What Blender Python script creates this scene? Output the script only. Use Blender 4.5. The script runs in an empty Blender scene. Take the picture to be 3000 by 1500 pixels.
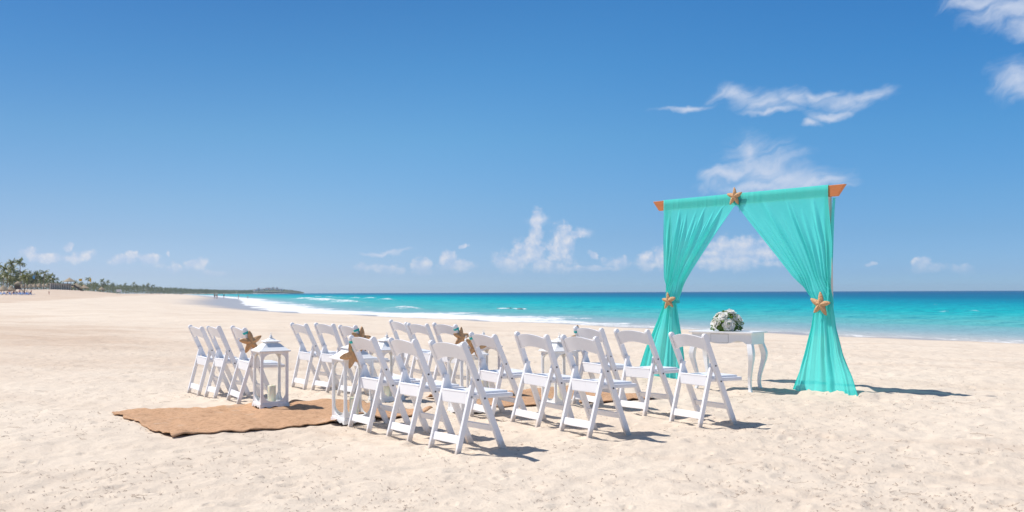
import bpy, bmesh, math, random
import numpy as np
from mathutils import Vector, Matrix

# ---------------------------------------------------------------- camera, sky, sun, exposure
SC = bpy.context.scene
COL = SC.collection
R = math.radians
PXF = 2917.0            # focal length in photo pixels (35 mm lens on a 36 mm wide frame)
CAM_H = 1.2

cam_d = bpy.data.cameras.new('camera')
cam = bpy.data.objects.new('camera', cam_d)
COL.objects.link(cam)
cam_d.sensor_width = 36.0
cam_d.lens = 35.0
cam_d.clip_start = 0.1
cam_d.clip_end = 60000.0
cam.matrix_world = (Matrix.Translation((0, 0, CAM_H)) @ Matrix.Rotation(R(90 + 2.08), 4, 'X')
                    @ Matrix.Rotation(R(-0.217), 4, 'Z'))
cam_d.dof.use_dof = True
cam_d.dof.focus_distance = 9.5
cam_d.dof.aperture_fstop = 4.0
SC.camera = cam

SUN_EL = R(56.0)
SUN_DIR = Vector((-0.95 * math.cos(SUN_EL), 0.31 * math.cos(SUN_EL), math.sin(SUN_EL))).normalized()
sun_d = bpy.data.lights.new('sun', 'SUN')
sun_d.energy = 4.0
sun_d.angle = R(0.53)
sun_d.color = (1.0, 0.955, 0.90)
sun = bpy.data.objects.new('sun', sun_d)
COL.objects.link(sun)
sun.rotation_euler = (-SUN_DIR).to_track_quat('-Z', 'Y').to_euler()

SC.view_settings.view_transform = 'Standard'
SC.view_settings.look = 'None'
SC.view_settings.gamma = 1.0
SC.view_settings.use_curve_mapping = False
SC.view_settings.exposure = 0.32
SC.render.engine = 'CYCLES'
SC.cycles.max_bounces = 8
SC.cycles.diffuse_bounces = 3
SC.cycles.glossy_bounces = 3
SC.cycles.transparent_max_bounces = 16

SKY_STRENGTH = 0.1

W = bpy.data.worlds.new('World')
SC.world = W
W.use_nodes = True


class NT:
    """small helper to write node trees"""
    def __init__(self, tree):
        self.t = tree
        tree.nodes.clear()

    def n(self, kind, **kw):
        nd = self.t.nodes.new(kind)
        for k, v in kw.items():
            setattr(nd, k, v)
        return nd

    def l(self, a, b):
        self.t.links.new(a, b)

    def put(self, sock, val):
        if isinstance(val, bpy.types.NodeSocket):
            self.l(val, sock)
        else:
            sock.default_value = val

    def m(self, op, a, b=0.0, c=0.0, clamp=False):
        nd = self.n('ShaderNodeMath', operation=op, use_clamp=clamp)
        self.put(nd.inputs[0], a)
        self.put(nd.inputs[1], b)
        self.put(nd.inputs[2], c)
        return nd.outputs[0]

    def v(self, op, a, b=(0, 0, 0), c=(0, 0, 0)):
        nd = self.n('ShaderNodeVectorMath', operation=op)
        self.put(nd.inputs[0], a)
        self.put(nd.inputs[1], b)
        self.put(nd.inputs[2], c)
        return nd.outputs['Value'] if op in ('LENGTH', 'DOT_PRODUCT', 'DISTANCE') else nd.outputs[0]

    def mix(self, fac, a, b, blend='MIX'):
        nd = self.n('ShaderNodeMix', data_type='RGBA', blend_type=blend)
        self.put(nd.inputs[0], fac)
        self.put(nd.inputs[6], a)
        self.put(nd.inputs[7], b)
        return nd.outputs[2]

    def step(self, x, lo, hi):
        nd = self.n('ShaderNodeMapRange', interpolation_type='SMOOTHSTEP')
        self.put(nd.inputs[0], x)
        self.put(nd.inputs[1], lo)
        self.put(nd.inputs[2], hi)
        return nd.outputs[0]

    def noise(self, vec, scale, detail=4.0, rough=0.5, dist=0.0):
        nd = self.n('ShaderNodeTexNoise')
        self.put(nd.inputs['Vector'], vec)
        nd.inputs['Scale'].default_value = scale
        nd.inputs['Detail'].default_value = detail
        nd.inputs['Roughness'].default_value = rough
        nd.inputs['Distortion'].default_value = dist
        return nd.outputs['Fac']

    def ramp(self, fac, stops):
        nd = self.n('ShaderNodeValToRGB')
        cr = nd.color_ramp
        while len(cr.elements) < len(stops):
            cr.elements.new(0.5)
        for e, (p, c) in zip(cr.elements, stops):
            e.position = p
            e.color = (*c, 1)
        self.put(nd.inputs[0], fac)
        return nd.outputs[0]


def yh(x):
    return 861.35 - 0.00378 * x


def dirpx(x, y):
    """photo pixel -> (azimuth, elevation) of the view ray, in degrees"""
    t = (x - 1500) / PXF
    az = math.atan(t)
    el = math.atan((yh(x) - y) / PXF * math.cos(az))
    return math.degrees(az), math.degrees(el)


def build_world():
    N = NT(W.node_tree)
    out = N.n('ShaderNodeOutputWorld')
    bg = N.n('ShaderNodeBackground')
    sky = N.n('ShaderNodeTexSky', sky_type='NISHITA')
    sky.sun_disc = False
    sky.sun_elevation = SUN_EL
    sky.sun_rotation = math.atan2(SUN_DIR.x, SUN_DIR.y)
    sky.altitude = 0.0
    sky.air_density = 1.0
    sky.dust_density = 0.15
    sky.ozone_density = 2.2
    hs = N.n('ShaderNodeHueSaturation')
    hs.inputs['Saturation'].default_value = SKY_SAT
    hs.inputs['Value'].default_value = SKY_VAL
    N.l(sky.outputs[0], hs.inputs['Color'])
    tc = N.n('ShaderNodeTexCoord')
    sep = N.n('ShaderNodeSeparateXYZ')
    N.l(tc.outputs['Generated'], sep.inputs[0])
    az = N.m('MULTIPLY', N.m('ARCTAN2', sep.outputs[0], sep.outputs[1]), 180 / math.pi)
    el = N.m('MULTIPLY', N.m('ARCSINE', sep.outputs[2]), 180 / math.pi)
    cmb = N.n('ShaderNodeCombineXYZ')
    N.l(az, cmb.inputs[0]); N.l(el, cmb.inputs[1])
    p = cmb.outputs[0]
    # clear tropical air: deeper blue than the sky model gives, bluer at the horizon; eased overhead to add fill light
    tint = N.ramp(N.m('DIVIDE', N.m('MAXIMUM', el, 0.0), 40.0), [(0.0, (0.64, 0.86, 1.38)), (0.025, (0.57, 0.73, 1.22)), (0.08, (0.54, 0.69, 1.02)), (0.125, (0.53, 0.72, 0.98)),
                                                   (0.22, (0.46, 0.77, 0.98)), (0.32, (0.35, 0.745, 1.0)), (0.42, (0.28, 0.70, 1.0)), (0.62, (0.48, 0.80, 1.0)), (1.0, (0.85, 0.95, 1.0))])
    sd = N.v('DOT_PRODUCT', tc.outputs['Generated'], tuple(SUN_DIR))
    # untinted aureole round the unseen sun adds white fill light; deeper blue away from it
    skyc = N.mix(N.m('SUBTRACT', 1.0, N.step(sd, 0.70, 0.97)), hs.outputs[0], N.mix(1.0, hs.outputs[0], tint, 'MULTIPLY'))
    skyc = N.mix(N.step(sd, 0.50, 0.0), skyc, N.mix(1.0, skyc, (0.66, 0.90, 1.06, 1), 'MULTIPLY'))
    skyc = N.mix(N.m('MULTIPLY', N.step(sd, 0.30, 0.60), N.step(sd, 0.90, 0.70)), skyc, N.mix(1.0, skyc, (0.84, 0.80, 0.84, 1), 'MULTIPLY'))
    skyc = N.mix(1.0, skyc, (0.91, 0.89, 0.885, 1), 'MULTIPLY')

    def blobs(lst, dom):
        acc = None
        for (x, y, w, h) in lst:
            if w > 0:
                a, e = dirpx(x, y)
                w2, h2 = w / PXF * 57.3, h / PXF * 57.3
            else:                       # already angles
                a, e, w2, h2 = x, y, -w, h
            q = N.v('MULTIPLY_ADD', dom, (1 / w2, 1 / h2, 0), (-a / w2, -e / h2, 0))
            d = N.v('LENGTH', q)
            acc = d if acc is None else N.m('MINIMUM', acc, d)
        return acc

    # ---- cumulus along the horizon
    cum = [
        (90, 735, 26, 14), (188, 722, 22, 12), (215, 752, 46, 17), (130, 752, 45, 15), (350, 763, 40, 16), (432, 765, 36, 20),
        (490, 742, 10, 15), (516, 784, 22, 14), (574, 777, 26, 18), (640, 800, 40, 9), (385, 745, 20, 12),
        (1085, 790, 40, 14), (1135, 788, 26, 18), (1170, 792, 20, 12), (1235, 778, 28, 26), (1320, 755, 34, 30), (1335, 780, 48, 20),
        (1358, 718, 10, 9), (1245, 795, 40, 10), (1500, 770, 70, 36), (1550, 735, 55, 48), (1570, 690, 30, 40), (1575, 640, 24, 38),
        (1640, 720, 48, 62), (1655, 675, 22, 20), (1600, 780, 80, 25), (1690, 690, 30, 16), (1740, 750, 16, 14), (1810, 772, 50, 22),
        (1895, 760, 30, 32), (1940, 745, 35, 36), (2000, 750, 70, 44), (2130, 732, 95, 46), (2215, 735, 75, 44), (2160, 770, 130, 26),
        (1720, 790, 110, 10), (2720, 790, 50, 16), (2820, 785, 40, 16), (2700, 770, 22, 16), (2540, 780, 20, 9),
        (-62, 3.2, -6, 1.6), (-50, 2.6, -4, 1.0), (58, 3.0, -7, 1.5), (72, 4.2, -5, 2.0), (100, 3.2, -8, 1.6), (135, 4.0, -7, 2.0),
        (-95, 3.4, -8, 1.7), (-130, 4.0, -9, 2.2), (170, 3.0, -8, 1.6),
    ]
    nz = N.n('ShaderNodeTexNoise')
    nz.inputs['Scale'].default_value = 0.8
    nz.inputs['Detail'].default_value = 4
    N.l(p, nz.inputs['Vector'])
    warp = N.v('MULTIPLY_ADD', N.v('SUBTRACT', nz.outputs['Color'], (0.5, 0.5, 0.5)), (1.5, 0.85, 0), p)
    dist = blobs(cum, warp)
    n1 = N.noise(p, 1.1, 7, 0.60)
    n2 = N.noise(N.v('ADD', p, (-0.22, 0.22, 0)), 1.1, 7, 0.60)
    den = N.m('ADD', N.m('SUBTRACT', 1.0, dist), N.m('MULTIPLY', N.m('MULTIPLY_ADD', n1, 1.0, -0.44), 1.9))
    relief = N.m('MULTIPLY', N.m('SUBTRACT', n1, n2), 3.0)
    cov = N.step(den, -0.05, 0.60)
    fade = N.step(el, 0.55, 2.0)              # bases dissolve in the haze near the horizon
    bright = N.m('ADD', 0.45, relief, clamp=True)
    ccol = N.mix(bright, (0.42, 0.50, 0.66, 1), (0.62, 0.63, 0.68, 1))
    cfac = N.m('MULTIPLY', cov, N.m('MULTIPLY', fade, N.m('ADD', 0.48, N.m('MULTIPLY', bright, 0.38))))

    # ---- thin, wind-drawn clouds higher up
    cir = [
        (2020, 312, 70, 9), (2160, 275, 70, 26), (2250, 298, 90, 30), (2330, 285, 70, 24), (2260, 325, 75, 13), (2400, 275, 60, 18),
        (2480, 290, 75, 30), (2540, 275, 60, 20), (2440, 335, 62, 16), (2380, 360, 30, 10),
        (2190, 450, 52, 48), (2235, 495, 105, 55), (2330, 520, 115, 36), (2130, 512, 65, 22), (2230, 538, 150, 22), (2400, 532, 75, 18),
        (2985, 25, 115, 36), (2900, 0, 100, 22), (3030, 80, 80, 28), (3010, 235, 70, 42),
        (1710, 672, 34, 15), (1570, 635, 26, 22), (1125, 737, 55, 6), 
        (-55, 30, -9, 4), (-75, 48, -10, 4), (48, 38, -12, 4), (66, 24, -9, 3), (95, 40, -10, 4), (140, 34, -12, 5), (-120, 36, -10, 4), (-160, 50, -14, 5),
    ]
    wz = N.n('ShaderNodeTexNoise')
    wz.inputs['Scale'].default_value = 0.42
    wz.inputs['Detail'].default_value = 5
    N.l(p, wz.inputs['Vector'])
    warp2 = N.v('MULTIPLY_ADD', N.v('SUBTRACT', wz.outputs['Color'], (0.5, 0.5, 0.5)), (2.6, 2.0, 0), p)
    dist2 = blobs(cir, warp2)
    rot = N.n('ShaderNodeVectorRotate', rotation_type='Z_AXIS')
    rot.inputs['Angle'].default_value = R(-22)
    N.l(warp2, rot.inputs['Vector'])
    st = N.v('MULTIPLY', rot.outputs[0], (0.45, 1.5, 1))
    m1 = N.noise(st, 1.1, 7, 0.62, 0.3)
    den2 = N.m('ADD', N.m('SUBTRACT', 1.0, dist2), N.m('MULTIPLY', N.m('SUBTRACT', m1, 0.5), 1.8))
    cov2 = N.m('MULTIPLY', N.step(den2, -0.50, 1.30), 0.88)

    # sky colour at strength 1 / SKY_STRENGTH so clouds are given as display-like radiance
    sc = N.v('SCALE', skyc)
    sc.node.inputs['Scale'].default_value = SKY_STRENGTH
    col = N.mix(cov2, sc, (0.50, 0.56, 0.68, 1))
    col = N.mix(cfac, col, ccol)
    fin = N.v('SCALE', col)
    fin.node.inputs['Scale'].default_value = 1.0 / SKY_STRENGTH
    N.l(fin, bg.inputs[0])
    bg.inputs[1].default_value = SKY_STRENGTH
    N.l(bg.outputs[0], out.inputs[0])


SKY_SAT, SKY_VAL = 1.0, 1.0
build_world()

# ---------------------------------------------------------------- numpy noise and the lie of the land
rng = np.random.default_rng(7)
random.seed(7)


def _hash(ix, iy, seed):
    h = (ix.astype(np.int64) * 374761393 + iy.astype(np.int64) * 668265263 + seed * 1274126177) & 0xFFFFFFFF
    h = ((h ^ (h >> 13)) * 1274126177) & 0xFFFFFFFF
    h = (h ^ (h >> 16)) & 0xFFFFFFFF
    return h / 4294967296.0


def pnoise(x, y, seed=0):
    x0 = np.floor(x); y0 = np.floor(y)
    fx = x - x0; fy = y - y0
    u = fx * fx * fx * (fx * (fx * 6 - 15) + 10)
    v = fy * fy * fy * (fy * (fy * 6 - 15) + 10)

    def g(ix, iy, dx, dy):
        a = _hash(ix, iy, seed) * 2 * np.pi
        return np.cos(a) * dx + np.sin(a) * dy
    n00 = g(x0, y0, fx, fy); n10 = g(x0 + 1, y0, fx - 1, fy)
    n01 = g(x0, y0 + 1, fx, fy - 1); n11 = g(x0 + 1, y0 + 1, fx - 1, fy - 1)
    return ((n00 * (1 - u) + n10 * u) * (1 - v) + (n01 * (1 - u) + n11 * u) * v) * 1.5


def fbm(x, y, octs=4, seed=0, gain=0.5):
    s = 0.0; a = 1.0
    for i in range(octs):
        s = s + a * pnoise(x * 2 ** i, y * 2 ** i, seed + i * 17)
        a *= gain
    return s


def sstep(a, b, x):
    t = np.clip((x - a) / (b - a), 0, 1)
    return t * t * (3 - 2 * t)


SHORE = np.array([(700, -951), (110, -88), (55, -8), (21.4, 41.7), (14.7, 51.5), (0, 73.5), (-17.3, 101.2), (-25.4, 113.8), (-31.9, 129.4),
                  (-55, 204), (-101.7, 371), (-283, 917), (-690, 2070), (-800, 3000), (-700, 3350), (-2500, 4200), (-9000, 5200)], float)


def shore_dist(x, y):
    """signed distance to the water line, positive inland (to the left of the line)"""
    best = np.full(x.shape, 1e12); sign = np.ones(x.shape)
    for (a, b) in zip(SHORE[:-1], SHORE[1:]):
        d = b - a; L2 = d @ d
        t = np.clip(((x - a[0]) * d[0] + (y - a[1]) * d[1]) / L2, 0, 1)
        px = x - (a[0] + t * d[0]); py = y - (a[1] + t * d[1])
        dd = px * px + py * py
        cr = d[0] * py - d[1] * px
        m = dd < best
        best = np.where(m, dd, best)
        sign = np.where(m, np.where(cr > 0, 1.0, -1.0), sign)
    return np.sqrt(best) * sign


SEA = -1.0


def dimples(x, y, cell, rmin, rmax, depth, prob, seed):
    z = np.zeros(x.shape)
    cx = np.floor(x / cell); cy = np.floor(y / cell)
    for i in (-1, 0, 1):
        for j in (-1, 0, 1):
            ix = cx + i; iy = cy + j
            on = _hash(ix, iy, seed) < prob
            px = (ix + _hash(ix, iy, seed + 1)) * cell; py = (iy + _hash(ix, iy, seed + 2)) * cell
            r = rmin + (rmax - rmin) * _hash(ix, iy, seed + 3)
            an = _hash(ix, iy, seed + 4) * np.pi
            dx = x - px; dy = y - py
            ux = (dx * np.cos(an) + dy * np.sin(an)) / 1.5; uy = -dx * np.sin(an) + dy * np.cos(an)
            q = np.sqrt(ux * ux + uy * uy) / r
            prof = np.where(q < 1.9, -np.exp(-(q * 1.25) ** 4) + 0.45 * np.exp(-((q - 1.25) / 0.32) ** 2), 0)
            z = z + np.where(on, prof * depth * (0.5 + 0.8 * _hash(ix, iy, seed + 5)), 0)
    return z


AISLE = R(35.0)                                   # direction of the aisle, towards the sea
A2 = np.array([math.cos(AISLE), math.sin(AISLE)])
L2R = np.array([math.sin(AISLE), -math.cos(AISLE)])   # to the right when facing the arch
CHAIRS = {
    'R1a': (-1.45, 8.85), 'R1b': (-1.04, 8.27), 'R1c': (-0.63, 7.66), 'R2a': (-0.42, 9.72), 'R2b': (-0.01, 9.06), 'R2c': (0.40, 8.46),
    'R3a': (0.61, 10.36), 'R3b': (1.02, 9.76), 'R3c': (1.43, 9.12), 'F1a': (-3.90, 12.02), 'F1b': (-3.55, 11.52), 'F1c': (-3.13, 10.94),
    'F2a': (-2.79, 12.65), 'F2b': (-2.42, 12.10), 'F2c': (-2.03, 11.55), 'F3a': (-1.66, 13.14), 'F3b': (-1.32, 12.65), 'F3c': (-0.98, 12.13)}
# sand pushed up where feet dig in: (x, y, radius, height)
MOUNDS = []
_rm = random.Random(31)
for _p in CHAIRS.values():
    for _a, _b in ((0.0, 0.0), (0.39, 0.0), (-0.03, 0.395), (0.42, 0.395)):
        _q = np.array(_p) + L2R * _a + A2 * _b + np.array([_rm.uniform(-.03, .03), _rm.uniform(-.03, .03)])
        MOUNDS.append((_q[0], _q[1], _rm.uniform(0.045, 0.085), _rm.uniform(0.008, 0.026)))
for _x, _y, _r, _h in ((2.86, 12.0, .08, .02), (3.0, 12.05, .08, .02), (2.3, 12.5, .08, .02), (3.75, 11.5, .22, .05), (4.0, 11.35, .18, .05), (3.45, 11.75, .20, .03), (1.9, 13.8, .25, .04), (2.4, 13.3, .25, .04)):
    MOUNDS.append((_x, _y, _r, _h))


def mounds(x, y):
    z = np.zeros(x.shape)
    m = (np.abs(x) < 5.5) & (y > 6.5) & (y < 15.5)
    if m.any():
        xm = x[m]; ym = y[m]; zm = np.zeros(xm.shape)
        for (a, b, r, h) in MOUNDS:
            zm += h * np.exp(-((xm - a) ** 2 + (ym - b) ** 2) / (r * r))
        z[m] = zm
    return z


def land(x, y, detail=True):
    x = np.atleast_1d(np.asarray(x, float)); y = np.atleast_1d(np.asarray(y, float))
    s = shore_dist(x, y)
    under = SEA + 0.045 * s
    k = 26.0
    t = np.clip(s / k, 0, 1)
    ramp = SEA + (t * 1.18 - 0.18 * t ** 3 * 1.0) * 1.0
    ramp = np.where(s >= k, 0.0, ramp)
    z = np.where(s < 0, np.maximum(under, -5.0), ramp)
    inl = np.clip(s / 70.0, 0, 1)
    z = z + sstep(150, 320, y) * inl * 0.95 + sstep(335, 440, y) * sstep(42, 76, s) * 2.2 * (1 - 0.95 * sstep(500, 760, y))
    z = z + sstep(60, 200, s) * 1.0 * sstep(-100, 200, y) * (1 - sstep(500, 760, y))
    r = np.hypot(x, y)
    dry = sstep(4, 16, s)
    if detail:
        z = z + (1 - dry) * sstep(-12, -3, s) * 0.07 * fbm(x * 0.11, y * 0.11, 3, 141)
    if detail:
        near = 1 - sstep(35, 120, r)
        z = z + dry * near * ((0.010 + 0.035 * sstep(15, 28, r)) * fbm(x * 0.35, y * 0.35, 2, 3) + 0.018 * fbm(x * 1.5, y * 1.5, 3, 11)
                              + 0.012 * fbm(x * 5.0, y * 5.0, 2, 29) * (1 - sstep(22, 42, r)))
        z = z + dry * near * (1 + 1.1 * sstep(11, 22, r)) * (dimples(x, y, 0.62, 0.05, 0.09, 0.014, 0.40, 101) + dimples(x, y, 0.27, 0.025, 0.055, 0.012, 0.5, 301) * (1 - sstep(18, 40, r)))
        z = z + mounds(x, y)
        z = z + dry * sstep(20, 90, r) * (1 - sstep(300, 700, r)) * 0.10 * fbm(x * 0.11, y * 0.11, 3, 57)
    return z


def hz(x, y):
    return float(land(x, y)[0])


def ground_px(px, py, z=0.0):
    d = PXF * (CAM_H - z) / (py - yh(px))
    return (px - 1500) / PXF * d, d


# ---------------------------------------------------------------- material helpers
def mat_nodes(name):
    m = bpy.data.materials.new(name)
    m.use_nodes = True
    N = NT(m.node_tree)
    out = N.n('ShaderNodeOutputMaterial')
    return m, N, out


def principled(N, out, **kw):
    b = N.n('ShaderNodeBsdfPrincipled')
    for k, v in kw.items():
        N.put(b.inputs[k.replace('_', ' ')], v)
    N.l(b.outputs[0], out.inputs[0])
    return b


def bump(N, b, h, strength=0.3, dist=0.01):
    nd = N.n('ShaderNodeBump')
    nd.inputs['Strength'].default_value = strength
    nd.inputs['Distance'].default_value = dist
    N.l(h, nd.inputs['Height'])
    N.l(nd.outputs[0], b.inputs['Normal'])


def simple(name, c, rough=0.6, var=0.12, scale=6.0, bstr=0.15, bdist=0.004, spec=0.4, coord='Object'):
    m, N, out = mat_nodes(name)
    tc = N.n('ShaderNodeTexCoord')
    n = N.noise(tc.outputs[coord], scale, 5, 0.6)
    lo = tuple(max(0, x * (1 - var)) for x in c) + (1,)
    hi = tuple(min(1, x * (1 + var)) for x in c) + (1,)
    b = principled(N, out, Base_Color=N.mix(n, lo, hi), Roughness=rough)
    b.inputs['Specular IOR Level'].default_value = spec
    if bstr:
        bump(N, b, N.noise(tc.outputs[coord], scale * 6, 4, 0.6), bstr, bdist)
    return m


M = {}


def build_materials():
    # sand
    m, N, out = mat_nodes('sand')
    geo = N.n('ShaderNodeNewGeometry')
    P = geo.outputs['Position']
    at = N.n('ShaderNodeAttribute', attribute_name='shore')
    s = at.outputs['Fac']
    big = N.noise(P, 0.25, 4, 0.6)
    mid = N.noise(P, 2.2, 5, 0.65)
    fine = N.noise(P, 34.0, 4, 0.7)
    c = N.mix(N.step(big, 0.3, 0.7), (0.67, 0.56, 0.445, 1), (0.725, 0.62, 0.50, 1))
    c = N.mix(N.m('MULTIPLY', N.step(mid, 0.52, 0.75), 0.35), c, (0.59, 0.475, 0.37, 1))
    c = N.mix(N.m('MULTIPLY', N.step(fine, 0.56, 0.78), 0.30), c, (0.46, 0.37, 0.30, 1))
    rt = N.n('ShaderNodeVectorRotate', rotation_type='Z_AXIS'); rt.inputs['Angle'].default_value = R(28); N.l(P, rt.inputs['Vector'])
    trk = N.noise(N.v('MULTIPLY', rt.outputs[0], (0.05, 0.55, 0)), 1.0, 5, 0.62, 0.4)
    c = N.mix(N.m('MULTIPLY', N.step(trk, 0.50, 0.68), 0.50), c, (0.57, 0.445, 0.34, 1))
    # compacted, browner sand of the driven strip further up the beach
    zone = N.step(N.m('MULTIPLY_ADD', N.noise(rt.outputs[0], 0.09, 4, 0.6), 14.0, s), 38.0, 45.0)
    sp0 = N.n('ShaderNodeSeparateXYZ'); N.l(P, sp0.inputs[0])
    zone = N.m('MULTIPLY', zone, N.step(sp0.outputs[1], 12.0, 24.0))
    c = N.mix(N.m('MULTIPLY', zone, N.m('MULTIPLY_ADD', N.step(trk, 0.40, 0.60), 0.45, 0.35)), c, (0.535, 0.40, 0.295, 1))
    wn = N.noise(P, 0.06, 3, 0.5)
    sw = N.m('ADD', s, N.m('MULTIPLY', N.m('SUBTRACT', wn, 0.5), 9.0))
    sepp = N.n('ShaderNodeSeparateXYZ'); N.l(P, sepp.inputs[0])
    wide = N.m('MULTIPLY_ADD', N.step(sepp.outputs[1], 95, 190), 12.0, 2.6)
    wet = N.m('SUBTRACT', 1.0, N.step(N.m('DIVIDE', sw, wide), 0.35, 1.15))
    c = N.mix(N.m('MULTIPLY', wet, 0.85), c, (0.40, 0.36, 0.33, 1))
    b = principled(N, out, Base_Color=c, Roughness=N.m('MULTIPLY_ADD', wet, -0.62, 0.92))
    N.l(N.m('MULTIPLY_ADD', wet, 0.5, 0.12), b.inputs['Specular IOR Level'])
    h = N.m('ADD', N.m('MULTIPLY', mid, 0.4), N.m('ADD', N.m('MULTIPLY', N.noise(P, 12, 6, 0.75), 1.0), N.m('MULTIPLY', fine, 0.45)))
    bump(N, b, h, 0.70, 0.022)
    M['sand'] = m

    # sea
    m, N, out = mat_nodes('sea_water')
    geo = N.n('ShaderNodeNewGeometry'); P = geo.outputs['Position']
    d = N.n('ShaderNodeAttribute', attribute_name='offshore').outputs['Fac']
    fo = N.n('ShaderNodeAttribute', attribute_name='foam').outputs['Fac']
    patch = N.noise(N.v('MULTIPLY', P, (0.012, 0.012, 0)), 1.0, 4, 0.6)
    patch2 = N.noise(N.v('MULTIPLY', P, (0.004, 0.0018, 0)), 1.0, 3, 0.6)
    dd = N.m('MULTIPLY', d, N.m('MULTIPLY_ADD', patch, 0.9, 0.55))
    lg = N.m('DIVIDE', N.m('LOGARITHM', N.m('ADD', N.m('MAXIMUM', dd, 0.0), 1.0), 10.0), 3.5)   # 0..1 = 0..3160 m
    c = N.ramp(lg, [(0.0, (0.50, 0.48, 0.46)), (0.18, (0.38, 0.44, 0.46)), (0.30, (0.21, 0.38, 0.43)), (0.40, (0.11, 0.42, 0.43)),
                    (0.50, (0.018, 0.41, 0.44)), (0.59, (0.008, 0.275, 0.37)), (0.68, (0.008, 0.145, 0.27)), (0.80, (0.010, 0.095, 0.22)), (1.0, (0.012, 0.078, 0.20))])
    c = N.mix(N.m('MULTIPLY', N.step(patch2, 0.45, 0.65), N.m('MULTIPLY', N.step(lg, 0.45, 0.7), 0.45)), c, (0.015, 0.16, 0.30, 1))
    wav = N.noise(N.v('MULTIPLY', P, (0.35, 0.9, 0)), 1.0, 5, 0.65)
    c = N.mix(N.m('MULTIPLY', N.step(wav, 0.45, 0.62), N.m('MULTIPLY', N.step(lg, 0.28, 0.5), 0.55)), c, (0.012, 0.17, 0.27, 1))
    fn = N.noise(N.v('MULTIPLY', P, (1.0, 0.45, 1.0)), 0.9, 7, 0.72, 0.8)
    foam = N.step(N.m('ADD', fo, N.m('MULTIPLY', N.m('SUBTRACT', fn, 0.5), 2.4)), 0.30, 0.85)
    foam = N.m('MULTIPLY', foam, N.step(fo, 0.02, 0.15))
    c = N.mix(N.m('MULTIPLY', foam, 0.95), c, (0.80, 0.80, 0.79, 1))
    # choppy water seen at a low angle mostly shows the wave faces, so little mirror reflection is left
    h = N.m('ADD', N.noise(N.v('MULTIPLY', P, (0.30, 0.62, 0)), 1.0, 6, 0.62), N.m('MULTIPLY', N.noise(P, 2.3, 4, 0.6), 0.18))
    nd = N.n('ShaderNodeBump'); nd.inputs['Strength'].default_value = 0.9; nd.inputs['Distance'].default_value = 0.7
    N.l(h, nd.inputs['Height'])
    df = N.n('ShaderNodeBsdfDiffuse'); N.l(c, df.inputs[0]); N.l(nd.outputs[0], df.inputs['Normal'])
    gl = N.n('ShaderNodeBsdfGlossy'); gl.inputs['Roughness'].default_value = 0.22; N.l(nd.outputs[0], gl.inputs['Normal'])
    mx = N.n('ShaderNodeMixShader')
    N.l(N.m('MULTIPLY_ADD', foam, -0.04, 0.055), mx.inputs[0]); N.l(df.outputs[0], mx.inputs[1]); N.l(gl.outputs[0], mx.inputs[2])
    N.l(mx.outputs[0], out.inputs[0])
    M['sea'] = m

    # white resin of the chairs
    m, N, out = mat_nodes('white_resin')
    tc = N.n('ShaderNodeTexCoord')
    oi = N.n('ShaderNodeObjectInfo')
    n = N.noise(tc.outputs['Object'], 7.0, 5, 0.65)
    c = N.mix(n, (0.855, 0.835, 0.84, 1), (0.90, 0.885, 0.885, 1))
    sp = N.noise(tc.outputs['Object'], 42.0, 3, 0.6)
    c = N.mix(N.m('MULTIPLY', N.step(sp, 0.70, 0.80), 0.35), c, (0.52, 0.47, 0.44, 1))
    sz = N.n('ShaderNodeSeparateXYZ'); N.l(tc.outputs['Object'], sz.inputs[0])
    rnd = N.v('ADD', tc.outputs['Object'], N.v('SCALE', (37.0, 11.0, 5.0)))
    rnd.node.inputs[1].links[0].from_node.inputs['Scale'].default_value = 1.0
    N.l(oi.outputs['Random'], rnd.node.inputs[1].links[0].from_node.inputs['Scale'])
    dust = N.noise(rnd, 14.0, 4, 0.7)
    # grains of sand clinging to the lower ends, and on the seats
    dm = N.m('MULTIPLY', N.step(N.m('MULTIPLY_ADD', dust, -0.16, sz.outputs[2]), 0.015, -0.055), 0.75)
    c = N.mix(dm, c, (0.64, 0.53, 0.42, 1))
    scuff = N.noise(N.v('MULTIPLY', rnd, (1, 1, 0.25)), 30.0, 4, 0.65)
    c = N.mix(N.m('MULTIPLY', N.step(scuff, 0.62, 0.74), 0.22), c, (0.60, 0.56, 0.55, 1))
    b = principled(N, out, Base_Color=c, Roughness=0.42)
    b.inputs['Specular IOR Level'].default_value = 0.35
    bump(N, b, N.noise(tc.outputs['Object'], 60, 4, 0.6), 0.08, 0.002)
    M['resin'] = m

    M['vinyl'] = simple('white_vinyl', (0.84, 0.84, 0.86), 0.38, 0.03, 5, 0.12, 0.003)
    M['bolt'] = simple('dark_bolt', (0.06, 0.06, 0.065), 0.4, 0.1, 20, 0)
    M['lacquer'] = simple('white_lacquer', (0.86, 0.855, 0.84), 0.32, 0.03, 3, 0.05, 0.002, 0.5)
    M['groove'] = simple('drawer_gap', (0.30, 0.30, 0.30), 0.8, 0.1, 8, 0)

    # chalky worn lantern paint
    m, N, out = mat_nodes('worn_white_paint')
    tc = N.n('ShaderNodeTexCoord')
    n = N.noise(tc.outputs['Object'], 16, 6, 0.7)
    c = N.mix(N.m('MULTIPLY', N.step(n, 0.62, 0.75), 0.45), (0.84, 0.84, 0.83, 1), (0.50, 0.47, 0.43, 1))
    b = principled(N, out, Base_Color=c, Roughness=0.6)
    bump(N, b, n, 0.25, 0.003)
    M['lantern'] = m

    m, N, out = mat_nodes('lantern_glass')
    tr = N.n('ShaderNodeBsdfTransparent'); tr.inputs[0].default_value = (0.995, 0.998, 0.997, 1)
    gl = N.n('ShaderNodeBsdfGlossy'); gl.inputs['Roughness'].default_value = 0.05
    fr = N.n('ShaderNodeLayerWeight'); fr.inputs[0].default_value = 0.2
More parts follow.
